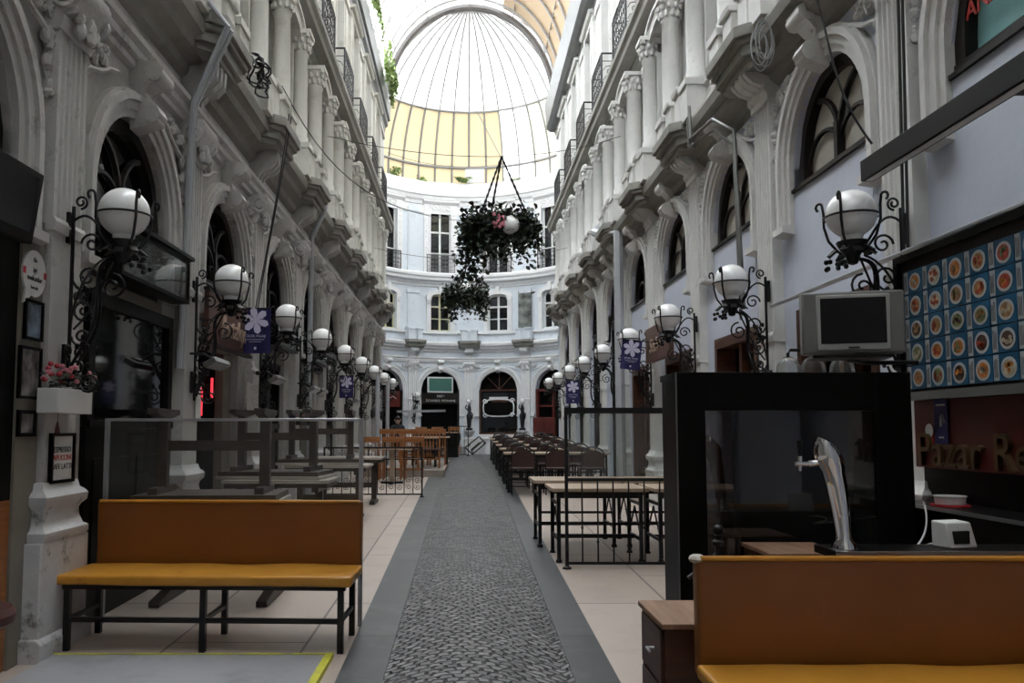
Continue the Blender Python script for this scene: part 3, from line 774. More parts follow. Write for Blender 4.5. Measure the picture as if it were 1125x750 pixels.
# ---- rotunda pieces
mcv = map_curve(0)
pil = make_pilaster(mcv, PE, (CX, CY, 0), 4.22, M['trimE'], 'back')
bal = make_balcony(mcv, PE, (CX, CY, 0))
for a in (-90, -60, -30, 30, 60, 90):
    dup(pil, rz=R(-a), name=trim_name()); dup(bal, rz=R(-a), name=trim_name())
mm = map_curve(R(0))
ar = make_archivolt(mm, PE, (CX, CY, 0)); ar.rotation_euler.z = R(-15)
for a in (-75, -45, -15, 45, 75): dup(ar, rz=R(-a), name=trim_name())
def end_surround(mp, loc):
    r = root(trim_name(), loc, kind='structure'); rng = random.Random(4)
    mb = MB(mp)
    for s_ in (-1, 1):
        mb.box(s_ * .53 - .09, s_ * .53 + .09, 0, .10, 5.5, 6.9); mb.box(s_ * .53 - .11, s_ * .53 + .11, 0, .14, 6.85, 7.0)
        for i in range(4): mb.sphere((s_ * .53 + .05 * (i % 2) - .025, .12, 6.7 + .06 * (i // 2)), .035, 6, 4)
    N = 12
    for i in range(N):
        a, b = PI - PI * i / N, PI - PI * (i + 1) / N
        mb.slab([(.44 * math.cos(a), 6.95 + .18 * math.sin(a)), (.64 * math.cos(a), 6.98 + .34 * math.sin(a)), (.64 * math.cos(b), 6.98 + .34 * math.sin(b)), (.44 * math.cos(b), 6.95 + .18 * math.sin(b))], 0, .13)
    mb.box(-.09, .09, 0, .18, 7.1, 7.42)
    mb.build('lower_surround', M['trimE'], r)
    mb = MB(mp)
    for s_ in (-1, 1):
        mb.box(s_ * .60 - .14, s_ * .60 + .14, 0, .07, 8.0, 11.0); mb.box(s_ * .48 - .03, s_ * .48 + .03, 0, .11, 8.0, 10.7)
        for i in range(10): mb.sphere((s_ * .62, .07, 8.4 + i * .24), (.05, .02, .05), 6, 4)
    mb.box(-.5, .5, 0, .07, 10.72, 11.0, seg=4)
    for i in range(26): mb.sphere((rng.uniform(-.5, .5), .08, rng.uniform(10.78, 10.98)), (.045, .02, .03), 6, 4)
    mb.prism([(0, 11.0), (.10, 11.02), (.18, 11.10), (.18, 11.16), (0, 11.18)], -.82, .82, seg=6)
    mb.build('upper_surround', M['trimE'], r)
    return r
es = end_surround(mm, (CX, CY, 0)); es.rotation_euler.z = R(-15)
for a in (-75, -45, -15, 45, 75): dup(es, rz=R(-a), name=trim_name())
wA = casement(mm, (CX, CY, 0), .42, 5.55, 6.95, .16, M['frameW'], M['darkglass']); wA.rotation_euler.z = R(-15)
wB = casement(mm, (CX, CY, 0), .42, 5.55, 6.95, .16, M['frameC'], M['darkglass']); wB.rotation_euler.z = R(15)
for a in (-75, 45, 75): dup(wA, rz=R(-a), name=win_name())
dup(wB, rz=R(45), name=win_name())
wC = casement(mm, (CX, CY, 0), .45, 8.0, 10.6, .12, M['frameW'], M['darkglass'], rows=3); wC.rotation_euler.z = R(-15)
for a in (-75, -45, -15, 45, 75): dup(wC, rz=R(-a), name=win_name())
er = iron_railing(mm, (CX, CY, 0), .62, 8.0, .80, .12); er.rotation_euler.z = R(-15)
tag(er, 'black iron balcony railing on the rotunda wall behind the large hanging ivy', 'railing', 'iron railings round the rotunda')
er2 = dup(er, rz=R(15), label='pale weathered iron balcony railing on the rotunda wall, left of centre')
dup(er, rz=R(-45), label='black iron balcony railing on the rotunda wall at its right-hand end')
dup(er, rz=R(45), label='black iron balcony railing on the rotunda wall at its left-hand end')
M['ironpale'] = mat('pale_weathered_iron', (.22, .22, .22), .6)
for ch in er2.children:
    ch.data = ch.data.copy(); ch.data.materials[0] = M['ironpale']
mcL = map_curve(R(30))
mb = MB(mcL); mb.box(-.32, .32, .095, .11, 5.6, 7.2, seg=4)
o = mb.build('portrait_mural', mural_m, loc=(CX, CY, 0)); tag(o, 'dark grey and white picture panel between two first-floor windows of the rotunda', 'mural')

# ------------------------------------------------------------------ glazed roof
VR = 2.83; VZ = 11.9
def vault_pt(a, y, r=VR): return (CX + r * math.cos(a) * 1.0, y, VZ + r * 1.2 * math.sin(a))
YC = 0.6
vr = root('ceiling', (0, 0, 0), kind='structure')
def vault_sheet(a0, a1, m, name, ya=Y0, yb=YEND, corr=0):
    mb = MB(); n = 14; ys = 1 if not corr else int((yb - ya) / .3)
    vs = []; fs = []
    for j in range(ys + 1):
        y = ya + (yb - ya) * j / ys
        for i in range(n + 1):
            a = a0 + (a1 - a0) * i / n
            r_ = VR + (corr * (1 if j % 2 else -1))
            vs.append(vault_pt(a, y, r_))
    for j in range(ys):
        for i in range(n):
            k = j * (n + 1) + i; fs.append((k, k + 1, k + n + 2, k + n + 1))
    mb.add(vs, fs); return mb.build(name, m, vr, smooth=True)
vault_sheet(R(2), R(68), M['sheettan'], 'tan_lining', ya=YC, corr=.045)
vault_sheet(R(68), R(178), M['sheetvault'], 'translucent_sheet', ya=YC)
vault_sheet(R(0), R(180), M['stucco'], 'unseen_shading_vault', yb=YC)  # opaque stretch out of view, added to darken the bench fronts
y = YEND - 1.1
while y > Y0:
    mb = MB(); mb.tube([vault_pt(PI * i / 28, y, VR - .04) for i in range(29)], .035, 6); mb.build('roof_rib', M['rib'], vr, smooth=True); y -= 1.2
mb = MB(); mb.tube([vault_pt(PI * i / 40, YEND + .1, VR - .08) for i in range(41)], .12, 8); mb.build('end_arch', M['ribdark'], vr, smooth=True)
mb = MB(); mb.tube([vault_pt(PI * i / 40, YEND - .35, VR - .02) for i in range(41)], .05, 8); mb.build('end_arch', M['rib'], vr, smooth=True)
mb = MB()
for a in (30, 60, 90, 120, 150): mb.tube([vault_pt(R(a), Y0, VR - .02), vault_pt(R(a), YEND, VR - .02)], .022, 5)
mb.build('purlins', M['rib'], vr)
# barge board between vault end and dome
dm = root('ceiling_dome', (CX, CY, 0), kind='structure')
DH = 5.5; DZ = 12.0
def dome_pt(az, el, r=RR): return (r * math.cos(el) * math.sin(az), r * math.cos(el) * math.cos(az), DZ + r / RR * DH * math.sin(el))
def in_corr(az): return abs(az) > R(146)
ribs = 40
def dome_sheet(azs, e0, e1, m, name):
    mb = MB(); n = 8
    for a in azs:
        a0 = 2 * PI * a / ribs - PI; a1 = 2 * PI * (a + 1) / ribs - PI
        vs = []
        for i in range(n + 1):
            e = e0 + (e1 - e0) * i / n; vs += [dome_pt(a0, e), dome_pt(a1, e)]
        mb.add(vs, [(2 * i, 2 * i + 1, 2 * i + 3, 2 * i + 2) for i in range(n)])
    return mb.build(name, m, dm, smooth=True)
def el_of(z): return math.asin(max(-1, min(1, (z - DZ) / DH)))
E1 = R(7); E2 = R(32)
lowz = [a for a in range(ribs) if not in_corr(2 * PI * (a + .5) / ribs - PI)]
left_ = [a for a in lowz if 2 * PI * (a + .5) / ribs - PI < R(19)]
right_ = [a for a in lowz if a not in left_]
gap = right_[:2]; right2 = right_[2:]
dome_sheet(left_, 0, E2, M['sheetbeige'], 'beige_panels'); dome_sheet(right2, 0, E2, M['sheetcream'], 'cream_panels'); dome_sheet(gap, 0, E2, M['sheetwhite'], 'clear_panels')
# above: leave the sector swallowed by the vault open
def dome_full():
    mb = MB(); n = 14
    for a in range(ribs):
        a0 = 2 * PI * a / ribs - PI; a1 = 2 * PI * (a + 1) / ribs - PI
        pr = [E2 + (R(88) - E2) * i / n for i in range(n + 1)]
        vs = []; 
        for e in pr: vs += [dome_pt(a0, e), dome_pt(a1, e)]
        for i in range(n):
            cxp = (vs[2 * i][0] + vs[2 * i + 3][0]) / 2; cyp = (vs[2 * i][1] + vs[2 * i + 3][1]) / 2; zz = vs[2 * i][2]
            if cyp < -3.9 and abs(cxp) < VR and zz < VZ + VR * 1.2: continue
            mb.add([vs[2 * i], vs[2 * i + 1], vs[2 * i + 3], vs[2 * i + 2]], [(0, 1, 2, 3)])
    return mb.build('white_panels', M['sheetwhite'], dm, smooth=True)
dome_full()
for a in range(ribs):
    az = 2 * PI * a / ribs - PI
    e0 = 0 if not in_corr(az) else R(40)
    mb = MB(); mb.tube([dome_pt(az, e0 + (R(88) - e0) * i / 16, RR - .03) for i in range(17)], .044, 5); mb.build('dome_rib', M['rib'], dm, smooth=True)
for e, rr_ in ((E1, .06), (E2, .055)):
    mb = MB(); mb.tube([dome_pt(R(-144 + 288 * i / 60), e, RR - .05) for i in range(61)], rr_, 6); mb.build('ring_beam', M['rib'], dm, smooth=True)
mb = MB(); mb.lathe((0, 0, 0), [(0.01, DZ + DH - .12), (.16, DZ + DH - .10), (.17, DZ + DH), (.01, DZ + DH + .08)], 20); mb.build('crown', M['rib'], dm, smooth=True)
mb = MB(); mb.tube([dome_pt(R(-40), R(66), RR - .1), dome_pt(R(20), R(6), RR - .1)], .018, 5); mb.tube([(0, -3.9, 15.1), dome_pt(R(4), R(68), RR - .1)], .015, 5); mb.build('tie_rod', M['rib'], dm)
mb = MB(map_curve(R(3))); mb.box(-.42, .42, .06, .11, 12.02, 12.62, seg=4); mb.build('white_hatch', M['frameW'], dm)

# ------------------------------------------------------------------ sky and camera
w = bpy.data.worlds.new('overcast_sky'); bpy.context.scene.world = w; w.use_nodes = True
bg = w.node_tree.nodes['Background']; bg.inputs['Color'].default_value = (.93, .97, 1.0, 1); bg.inputs['Strength'].default_value = 5.4
cam = bpy.data.cameras.new('camera'); co = bpy.data.objects.new('camera', cam); C.objects.link(co)
co.location = (0, 0, EYE); co.rotation_euler = (R(90) + math.atan(65 / 890), 0, 0)
cam.sensor_width = 36; cam.lens = 890 / 1125 * 36; cam.shift_x = 51.5 / 1125; cam.shift_y = 32 / 1125; cam.clip_start = .05; cam.clip_end = 300
S = bpy.context.scene; S.camera = co
S.view_settings.view_transform = 'Standard'; S.view_settings.look = 'None'; S.view_settings.gamma = 1; S.view_settings.use_curve_mapping = False
S.view_settings.exposure = 0.75


# ================================================================== shopfronts in the bays
th = math.atan(65 / 890)
def at(px, py, Y):                        # photograph position at a known distance -> X, Z
    v = (407 - py) / 890
    dz = Y * (math.sin(th) + v * math.cos(th)) / (math.cos(th) - v * math.sin(th))
    d = Y * math.cos(th) + dz * math.sin(th)
    return (px - 511) / 890 * d, EYE + dz
DN = [0]
def door_name():
    DN[0] += 1; return 'door_%d' % DN[0]
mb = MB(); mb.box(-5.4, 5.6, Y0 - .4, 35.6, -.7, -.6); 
mb.build('ground', M['dark'], kind='structure')  # unseen slab added under the floors to stop light leaks
def shop_left(kind, loc, P=PL, lm=loc_left, bz=.2):
    r = root(win_name() if kind != 'door' else door_name(), loc, kind='structure'); w = P['r']; sill = P['sill']
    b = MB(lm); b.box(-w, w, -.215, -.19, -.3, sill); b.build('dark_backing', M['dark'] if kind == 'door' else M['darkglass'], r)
    # transom: dark rail under the fanlight and a plaster lintel
    b = MB(lm); b.box(-w, w, -.15, -.0, 2.28, 2.44); b.build('lintel', M['lintel'], r)
    b = MB(lm); b.box(-w, w, -.14, .02, sill - .10, sill); b.box(-w, w, -.15, -.04, 2.44, sill - .08); b.build('transom_rail', M['darkwood'], r)
    b = MB(lm)
    if kind == 'door':
        b.box(-w, -w + .12, -.17, -.08, fl(loc[1]) - .02, 2.28); b.box(w - .3, w, -.17, -.08, fl(loc[1]) - .02, 2.28)
        b.box(-w, w, -.17, -.08, 2.2, 2.28)
        b.build('door_frame', M['lintel'], r)
    else:
        for u in (-w + .04, w - .04, 0): b.box(u - .04, u + .04, -.16, -.06, fl(loc[1]) - .02, 2.28)
        for z in (1.40, 2.24): b.box(-w, w, -.16, -.05, z - .04, z + .04)
        b.box(-w, w, -.16, -.10, fl(loc[1]) - .02, 1.36)
        for u in (-w / 2, w / 2): b.box(u - .25, u + .25, -.10, -.08, .25, 1.2)
        b.build('shop_frame', M['blackpaint'], r, bevel=.004)
        b = MB(lm); b.box(-w + .06, w - .06, -.13, -.12, 1.42, 2.22); b.build('pane', M['darkglass'], r)
    return r
cL = GL + BAY / 2; cR = GR + BAY / 2
swL = shop_left('window', (XL, cL, 0)); sdL = shop_left('door', (XL, cL + BAY, 0))
for k in range(2, 8): dup(swL if k % 2 == 0 else sdL, (XL, cL + BAY * k, 0), name=win_name() if k % 2 == 0 else door_name())
dup(sdL, (XL, cL - BAY, 0), name=door_name())
def shop_right(kind, loc):
    P = PR; lm = loc_right; w = P['r']
    r = root(win_name(), loc, kind='structure')
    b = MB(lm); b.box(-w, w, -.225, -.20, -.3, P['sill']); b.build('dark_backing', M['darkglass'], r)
    if kind == 'panel':
        b = MB(lm); b.box(-w, w, -.12, .005, 2.42, P['sill'] - .02); b.build('plaster_panel', M['wallR'], r)
        b = MB(lm); b.prism([(-.12, P['sill'] - .03), (.03, P['sill'] - .03), (.03, P['sill']), (-.12, P['sill'] + .01)], -w - .02, w + .02); b.build('sill', M['darkwood'], r)
        b = MB(lm); b.box(-w, w, -.2, .02, 2.30, 2.42); b.box(-w, -w + .09, -.2, .02, -.1, 2.3); b.box(w - .09, w, -.2, .02, -.1, 2.3); b.box(-.04, .04, -.2, -.05, -.1, 2.3); b.box(-w, w, -.2, -.05, .6, .7)
        b.build('red_brown_frame', M['redwood'], r)
    else:
        b = MB(lm); b.box(-w, w, -.22, -.06, P['sill'] - .1, P['sill']); b.box(-w, w, -.22, -.08, 2.3, 2.4); b.box(-.04, .04, -.2, -.08, 0, P['sill']); b.box(-w, -w + .07, -.2, -.06, 0, P['sill']); b.box(w - .07, w, -.2, -.06, 0, P['sill'])
        b.build('shop_frame', M['darkwood'], r)
    return r
spR = shop_right('panel', (XR, cR, 0)); soR = shop_right('open', (XR, cR + BAY * 4, 0))
for k in (-1, 1, 2, 3): dup(spR, (XR, cR + BAY * k, 0), name=win_name())
for k in (5, 6, 7): dup(soR, (XR, cR + BAY * k, 0), name=win_name())
# rotunda bays
def rot_bay(a, kind):
    mp = map_curve(R(a)); loc = (CX, CY, 0); w = PE['r']; zs = PE['spring']
    r = root(door_name(), loc, kind='structure')
    b = MB(mp); N = 14
    pts = [(-w, -.2)] + [(w * math.cos(PI - PI * i / N), zs + w * math.sin(PI - PI * i / N)) for i in range(N + 1)] + [(w, -.2)]
    b.slab(pts, -.30, -.27); b.build('opening_dark_sheet', M['dark'], r)  # black sheet filling the arch, painted shade in place of depth
    b = MB(mp)
    if kind == 'glazed':
        b.box(-w, w, -.2, .0, .3, 1.16); b.build('base_wall', M['trimE'], r)
        b = MB(mp); b.box(-w, w, -.22, -.1, 2.52, 2.60); b.box(-w, w, -.22, -.05, 1.16, 1.24); b.box(-w, w, -.22, -.1, 3.0, 3.06)
        for s_ in (-1, 1): b.box(s_ * (w - .04) - .04, s_ * (w - .04) + .04, -.22, -.1, 1.2, zs)
        b.tube([(0, -.15, 3.06), (0, -.15, zs + w - .05)], .02, 4); b.tube([(0, -.15, 3.06), (-.5, -.15, 3.6)], .02, 4); b.tube([(0, -.15, 3.06), (.5, -.15, 3.6)], .02, 4)
        b.build('dark_red_frame', M['redwood'], r)
        b = MB(mp); b.box(-w + .08, w - .08, -.2, -.19, 1.24, 2.95); b.build('pane', M['darkglass'], r)
    elif kind == 'red':
        b.box(-w, w, -.2, .0, .3, .95); b.build('base_wall', M['trimE'], r)
        b = MB(mp); b.box(-w, w, -.2, -.05, 2.95, 3.03); b.box(-w, w, -.2, -.05, 2.3, 2.36)
        for u in (-w + .05, 0, w - .05): b.box(u - .05, u + .05, -.2, -.05, .95, 3.0)
        b.build('dark_red_frame', M['signred'], r)
    else:
        b.box(-w, -w + .07, -.2, -.05, .4, 3.0); b.box(w - .07, w, -.2, -.05, .4, 3.0); b.build('frame', M['darkwood'], r)
    return r
rot_bay(15, 'glazed'); rot_bay(-15, 'dark'); rot_bay(45, 'red'); rot_bay(-45, 'dark'); rot_bay(75, 'dark'); rot_bay(-75, 'dark'); rot_bay(105, 'dark'); rot_bay(-105, 'dark')

# ================================================================== lamps
def lamp_proto():
    r = root('globe_lamp')
    g = (.36, 0, 0); gr = .158
    b = MB(); b.sphere(g, gr, 24, 16); b.lathe((g[0], g[1], -gr - .03), [(.001, 0), (.06, 0), (.07, .04), (.05, .05), (.001, .05)], 12); b.build('globe', M['globe'], r, smooth=True)
    b = MB()
    b.tube(arc((g[0], 0, -.02), gr + .012, 0, 2 * PI, 24, 'xy')[:-1], .0075, 6, closed=True)
    for i in range(4):
        a = PI / 4 + PI / 2 * i; ca, sa = math.cos(a), math.sin(a)
        prof = [(.03, -.27), (.09, -.24), (.15, -.16), (.178, -.06), (.178, .03), (.185, .08)] + [(.205 + .022 * math.cos(PI - t * .62), .08 + .026 * math.sin(t * .62)) for t in range(1, 8)]
        b.tube([(g[0] + p[0] * ca, p[0] * sa, p[1]) for p in prof], .009, 6)
    b.build('cradle', M['iron'], r, smooth=True)
    b = MB()
    b.lathe((g[0], 0, 0), [(.001, -.34), (.03, -.33), (.045, -.28), (.085, -.22), (.10, -.185), (.06, -.19), (.001, -.20)], 12)
    rng = random.Random(2)
    for i in range(9):
        a = 2 * PI * i / 9; rr_ = .10 + .03 * rng.random()
        b.cbox((g[0] + rr_ * math.cos(a), rr_ * math.sin(a), -.235 - .03 * rng.random()), (.06, .05, .012), Matrix.Rotation(a, 3, 'Z') @ Matrix.Rotation(.7, 3, 'Y'))
    for i in range(12): b.sphere((g[0] + rng.uniform(.06, .15), rng.uniform(-.1, -.03) if i % 2 else rng.uniform(.03, .1), -.30 - .07 * rng.random()), .018, 6, 4)
    b.build('vine_leaves', M['iron'], r, smooth=True)
    b = MB()
    b.tube([(.035, 0, -1.12), (.035, 0, .04)], .013, 6)
    b.cbox((.012, 0, -.1), (.024, .05, .2)); b.cbox((.012, 0, -.95), (.024, .05, .2))
    for s_ in (-.035, .035):
        b.tube(bez([(.04, s_, -1.08), (.10, s_, -.80), (.34, s_, -.78), (.20, s_ * .6, -.50), (.12, s_ * .5, -.28), (g[0] - .02, 0, -.30)], 22), .011, 6)
    b.tube(bez([(.04, 0, -.05), (.16, 0, .06), (.22, 0, -.15), (g[0] - .06, 0, -.24)], 12), .009, 6)
    b.build('bracket', M['iron'], r, smooth=True)
    b = MB()
    for (c, r0, a0, tr, sg) in (((.14, 0, -.42), .105, PI * .9, 1.7, 1), ((.12, 0, -.63), .075, -PI * .2, 1.6, -1), ((.11, 0, -.80), .065, PI, 1.5, 1), ((.09, 0, -1.0), .07, 0, 1.6, -1),
                                ((.17, 0, -1.09), .07, PI, 1.6, 1), ((.16, 0, -.20), .07, PI, 1.4, -1), ((.30, 0, -.48), .085, PI * .5, 1.5, -1), ((.08, 0, .07), .045, -PI / 2, 1.4, 1)):
        b.tube(spiral(c, r0, .012, a0, tr, 'xz', 20, sg), .0085, 5)
    for s_ in (-1, 1):
        b.tube(spiral((.10, s_ * .055, -.55), .06, .01, PI / 2, 1.4, 'yz', 14, s_), .008, 5); b.tube(spiral((.06, s_ * .06, -.9), .055, .01, -PI / 2, 1.4, 'yz', 14, s_), .008, 5)
        b.tube(bez([(.05, s_ * .02, -.75), (.12, s_ * .17, -.6), (.2, s_ * .14, -.35), (.3, s_ * .03, -.28)], 12), .008, 5)
    for i in range(14): b.sphere((.06 + .12 * rng.random(), rng.uniform(-.05, .05), -.35 - .7 * rng.random()), (.016, .016, .024), 6, 4)
    b.build('scrollwork', M['iron'], r, smooth=True)
    return r
LP = lamp_proto()
GRPL = 'globe lamps along the left wall'; GRPR = 'globe lamps along the right wall'
for side in ('left', 'right'):
    for k in range(-1, 9):
        g = GL if side == 'left' else 5.22
        y = g + BAY * k
        if k == -1: continue
        loc = (XL + .10, y, 2.74) if side == 'left' else (XR - .11, y, 2.76)
        lb = 'white globe lamp on black scrolled bracket, %s wall, %s in view' % (side, ORD[k])
        if side == 'left' and k == 0: LP.location = loc; o = LP; tag(o, lb, 'lamp', GRPL)
        else:
            o = dup(LP, loc, 0 if side == 'left' else PI, lb); o['group'] = GRPL if side == 'left' else GRPR
for a, wh in ((-30, 'left of the black doorway'),):
    p = (CX + (RR - .12) * math.sin(R(a)), CY + (RR - .12) * math.cos(R(a)), 2.75)
    o = dup(LP, p, -PI / 2 - R(a), 'small distant globe lamp on a rotunda pilaster, ' + wh); o['group'] = 'globe lamps on the rotunda wall'

# infrared heaters under the left lamps
hp = root('patio_heater')
b = MB(); b.mp = None; rotm = Matrix.Rotation(R(-28), 3, 'Y')
b.cbox((.25, 0, 0), (.12, .46, .05), rotm); b.cbox((.25, 0, .035), (.06, .30, .03), rotm); b.build('housing', M['heater'], hp, bevel=.008)
b = MB(); b.cbox((.262, 0, -.026), (.09, .42, .006), rotm); b.build('reflector', M['steel'], hp)
b = MB(); b.tube([(.0, 0, .10), (.12, 0, .10), (.24, 0, .03)], .012, 6); b.build('arm', M['iron'], hp)
first = True
for k, yy in enumerate((7.42, 9.82, 12.2, 12.9, 17.0)):
    lb = 'small tilted grey heater under the left wall lamps, %s' % ORD[k]
    loc = (XL + .12, yy, 1.95)
    if first: hp.location = loc; tag(hp, lb, 'heater', 'grey heaters on the left wall'); first = False
    else: dup(hp, loc, label=lb)

# ================================================================== mustard benches
def bench(loc, rz, label, L=1.82, back_h=.42, legs=3):
    r = root('bench', loc, rz, label, 'bench')
    def cushion(name, x0, x1, y0, y1, z0, z1, m, seed, amp=.006):
        bm = bmesh.new(); bmesh.ops.create_cube(bm, size=1)
        for v in bm.verts: v.co = Vector(((x0 + x1) / 2 + v.co.x * (x1 - x0), (y0 + y1) / 2 + v.co.y * (y1 - y0), (z0 + z1) / 2 + v.co.z * (z1 - z0)))
        bmesh.ops.bevel(bm, geom=bm.edges[:], offset=.018, segments=3, affect='EDGES', profile=.6)
        bmesh.ops.subdivide_edges(bm, edges=[e for e in bm.edges if e.calc_length() > .5], cuts=24, use_grid_fill=True)
        rng = random.Random(seed)
        from mathutils import noise
        for v in bm.verts:
            nz = noise.noise(Vector((v.co.x * 3 + seed, v.co.y * 5, v.co.z * 5)))
            v.co += v.normal * nz * amp
        me = bpy.data.meshes.new(name); bm.to_mesh(me); bm.free(); me.materials.append(m)
        me.polygons.foreach_set('use_smooth', [True] * len(me.polygons))
        o = bpy.data.objects.new(name, me); C.objects.link(o); o.parent = r; return o
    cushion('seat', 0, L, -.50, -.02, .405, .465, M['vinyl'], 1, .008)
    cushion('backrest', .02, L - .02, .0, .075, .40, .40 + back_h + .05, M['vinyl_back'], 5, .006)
    b = MB(); b.tube([(.035, .0, .872), (L - .035, .0, .872)], .011, 8); b.build('back_piping', M['vinyl'], r, smooth=True)
    for i in range(legs):
        x = .07 + (L - .14) * i / (legs - 1)
        b = MB(); b.box(x - .018, x + .018, -.46, -.424, -.005, .405); b.build('leg', M['benchleg'], r)
        b = MB(); b.box(x - .018, x + .018, -.055, -.02, -.005, .405); b.build('leg', M['benchleg'], r)
    b = MB()
    b.box(.05, L - .05, -.455, -.43, .175, .205)
    for x in (.07, L / 2, L - .07): b.box(x - .012, x + .012, -.43, -.05, .178, .203)
    b.box(.04, L - .04, -.46, -.43, .375, .405); b.box(.04, L - .04, -.05, -.02, .375, .405)
    b.build('frame', M['benchleg'], r)
    return r
b1 = bench((-2.50, 5.52, -.0), R(-2.0), 'mustard vinyl bench with black legs standing on the left by the white pillar', L=1.83)
b2 = bench((.912, 3.30, -.037), R(0), 'large mustard vinyl bench cut off by the lower right corner of the photo', L=1.85)
b = MB(); b.sphere((.03, .035, .865), (.035, .04, .02), 10, 6); b.build('torn_corner', M['edge'], b2, smooth=True)

# clear wind screen behind the left bench
r = root('wind_screen', (-2.50, 5.68, 0), R(-1), 'clear glass wind screen standing right behind the left mustard bench', 'screen')
b = MB(); b.box(.0, 1.78, -.005, .005, .42, 1.415); b.build('glass_pane', M['screenglass'], r)
b = MB(); b.box(-.005, 1.785, -.012, .012, 1.41, 1.43); b.build('top_rail', M['steel'], r, bevel=.003)
for x in (0, 1.78):
    b = MB(); b.box(x - .014, x + .014, -.014, .014, fl(5.7), 1.43); b.build('post', M['steel'], r)
b = MB(); b.box(0, 1.78, -.012, .012, .40, .425); b.build('bottom_rail', M['steel'], r)

# marble mat with yellow tape
b = MB(); b.box(-2.45, -.80, 2.2, 4.93, -.03, .018); o = b.build('marble_platform', M['marble'], bevel=.006); tag(o, 'veined white marble floor slab edged by yellow tape, lower left corner', 'floor slab')
b = MB(); b.box(-.83, -.785, 2.2, 4.945, -.03, .024); b.box(-2.45, -.83, 4.928, 4.945, -.02, .022); b.build('yellow_tape', M['yellow'], o)

# ================================================================== brown cabinet, counter, tap, kiosk on the right
r = root('side_cabinet', (.84, 3.46, fl(3.6)), 0, 'small dark brown cabinet with pale top beside the large bench', 'cabinet')
b = MB(); b.box(.0, .40, .03, .46, 0, .545); b.build('body', M['redwood'], r, bevel=.004)
b = MB(); b.box(-.015, .415, .0, .48, .545, .57); b.build('top', M['brownwood'], r, bevel=.004)
for z0, z1 in ((.31, .53), (.04, .29)):
    b = MB(); b.box(-.012, .0, .05, .42, z0, z1); d = b.build('door', M['redwood'], r, bevel=.003)
    b = MB(); b.tube([(-.012, .17, z1 - .10), (-.045, .17, z1 - .10), (-.045, .11, z1 - .10)], .006, 6); b.build('handle', M['steel'], d, smooth=True)

r = root('bar_counter', (0, 0, fl(4)), 0, 'low black bar counter behind the large mustard bench, carrying the beer tap', 'counter')
b = MB(); b.box(1.62, 2.56, 3.54, 3.70, 0, .82); b.build('body', M['blackpaint'], r)
b = MB(); b.box(1.58, 2.57, 3.50, 3.72, .82, .856); b.build('worktop', M['blackpaint'], r, bevel=.004)
b = MB(); b.box(1.58, 2.57, 3.488, 3.50, .84, .856); b.build('metal_edge', M['steel'], r)
ct = .856 + fl(4)
r = root('wooden_stand', (1.47, 3.95, fl(4)), 0, 'red-brown wooden stand with pale top between the counter and the glazed kiosk', 'stand')
b = MB(); b.box(0, .36, 0, .38, 0, .76); b.build('body', M['redwood'], r, bevel=.003)
b = MB(); b.box(-.01, .37, -.01, .39, .76, .78); b.build('top', M['brownwood'], r, bevel=.003)
# beer tap
tx, ty = 1.665, 3.55
r = root('beer_tap', (tx, ty + .05, ct), 0, 'tall curved chrome beer tap column with black lever on the bar counter', 'beer tap')
def loft(pts, segs=14):
    vs = []; fs = []; n = len(pts)
    for (x, z, rx, ry, tilt) in pts:
        for k in range(segs):
            a = 2 * PI * k / segs; dx = rx * math.cos(a)
            vs.append((x + dx * math.cos(tilt), ry * math.sin(a), z + dx * math.sin(tilt)))
    for i in range(n - 1):
        for k in range(segs): fs.append((i * segs + k, i * segs + (k + 1) % segs, (i + 1) * segs + (k + 1) % segs, (i + 1) * segs + k))
    fs += [tuple(reversed(range(segs))), tuple((n - 1) * segs + k for k in range(segs))]
    return vs, fs
b = MB(); b.add(*loft([(0, 0, .05, .05, 0), (0, .02, .045, .045, 0), (-.002, .04, .028, .03, 0), (-.010, .15, .034, .032, 0), (-.024, .27, .040, .034, 0), (-.036, .33, .044, .036, -.05), (-.048, .365, .056, .043, -.15), (-.052, .40, .063, .047, -.30), (-.055, .435, .056, .044, -.45), (-.060, .462, .038, .034, -.6), (-.066, .476, .014, .014, -.7)])); _c = b.build('column', M['chrome'], r, smooth=True); _c.scale = (1.12, 1.12, 1)
b = MB(); b.tube([(-.07, 0, .385), (-.12, 0, .368), (-.15, 0, .366)], [.026, .014, .016], 12); b.tube([(-.15, 0, .366), (-.205, 0, .366)], .011, 10); b.tube([(-.185, 0, .366), (-.185, 0, .335)], [.009, .006], 10)
b.build('faucet', M['chrome'], r, smooth=True)
b = MB(); b.tube([(-.185, 0, .372), (-.185, 0, .40)], .012, 10); b.build('valve', M['chrome'], r, smooth=True)
b = MB(); b.tube([(-.185, 0, .40), (-.185, 0, .43), (-.186, 0, .47)], [.006, .010, .013], 8); b.build('lever', M['blackmat'], r, smooth=True)

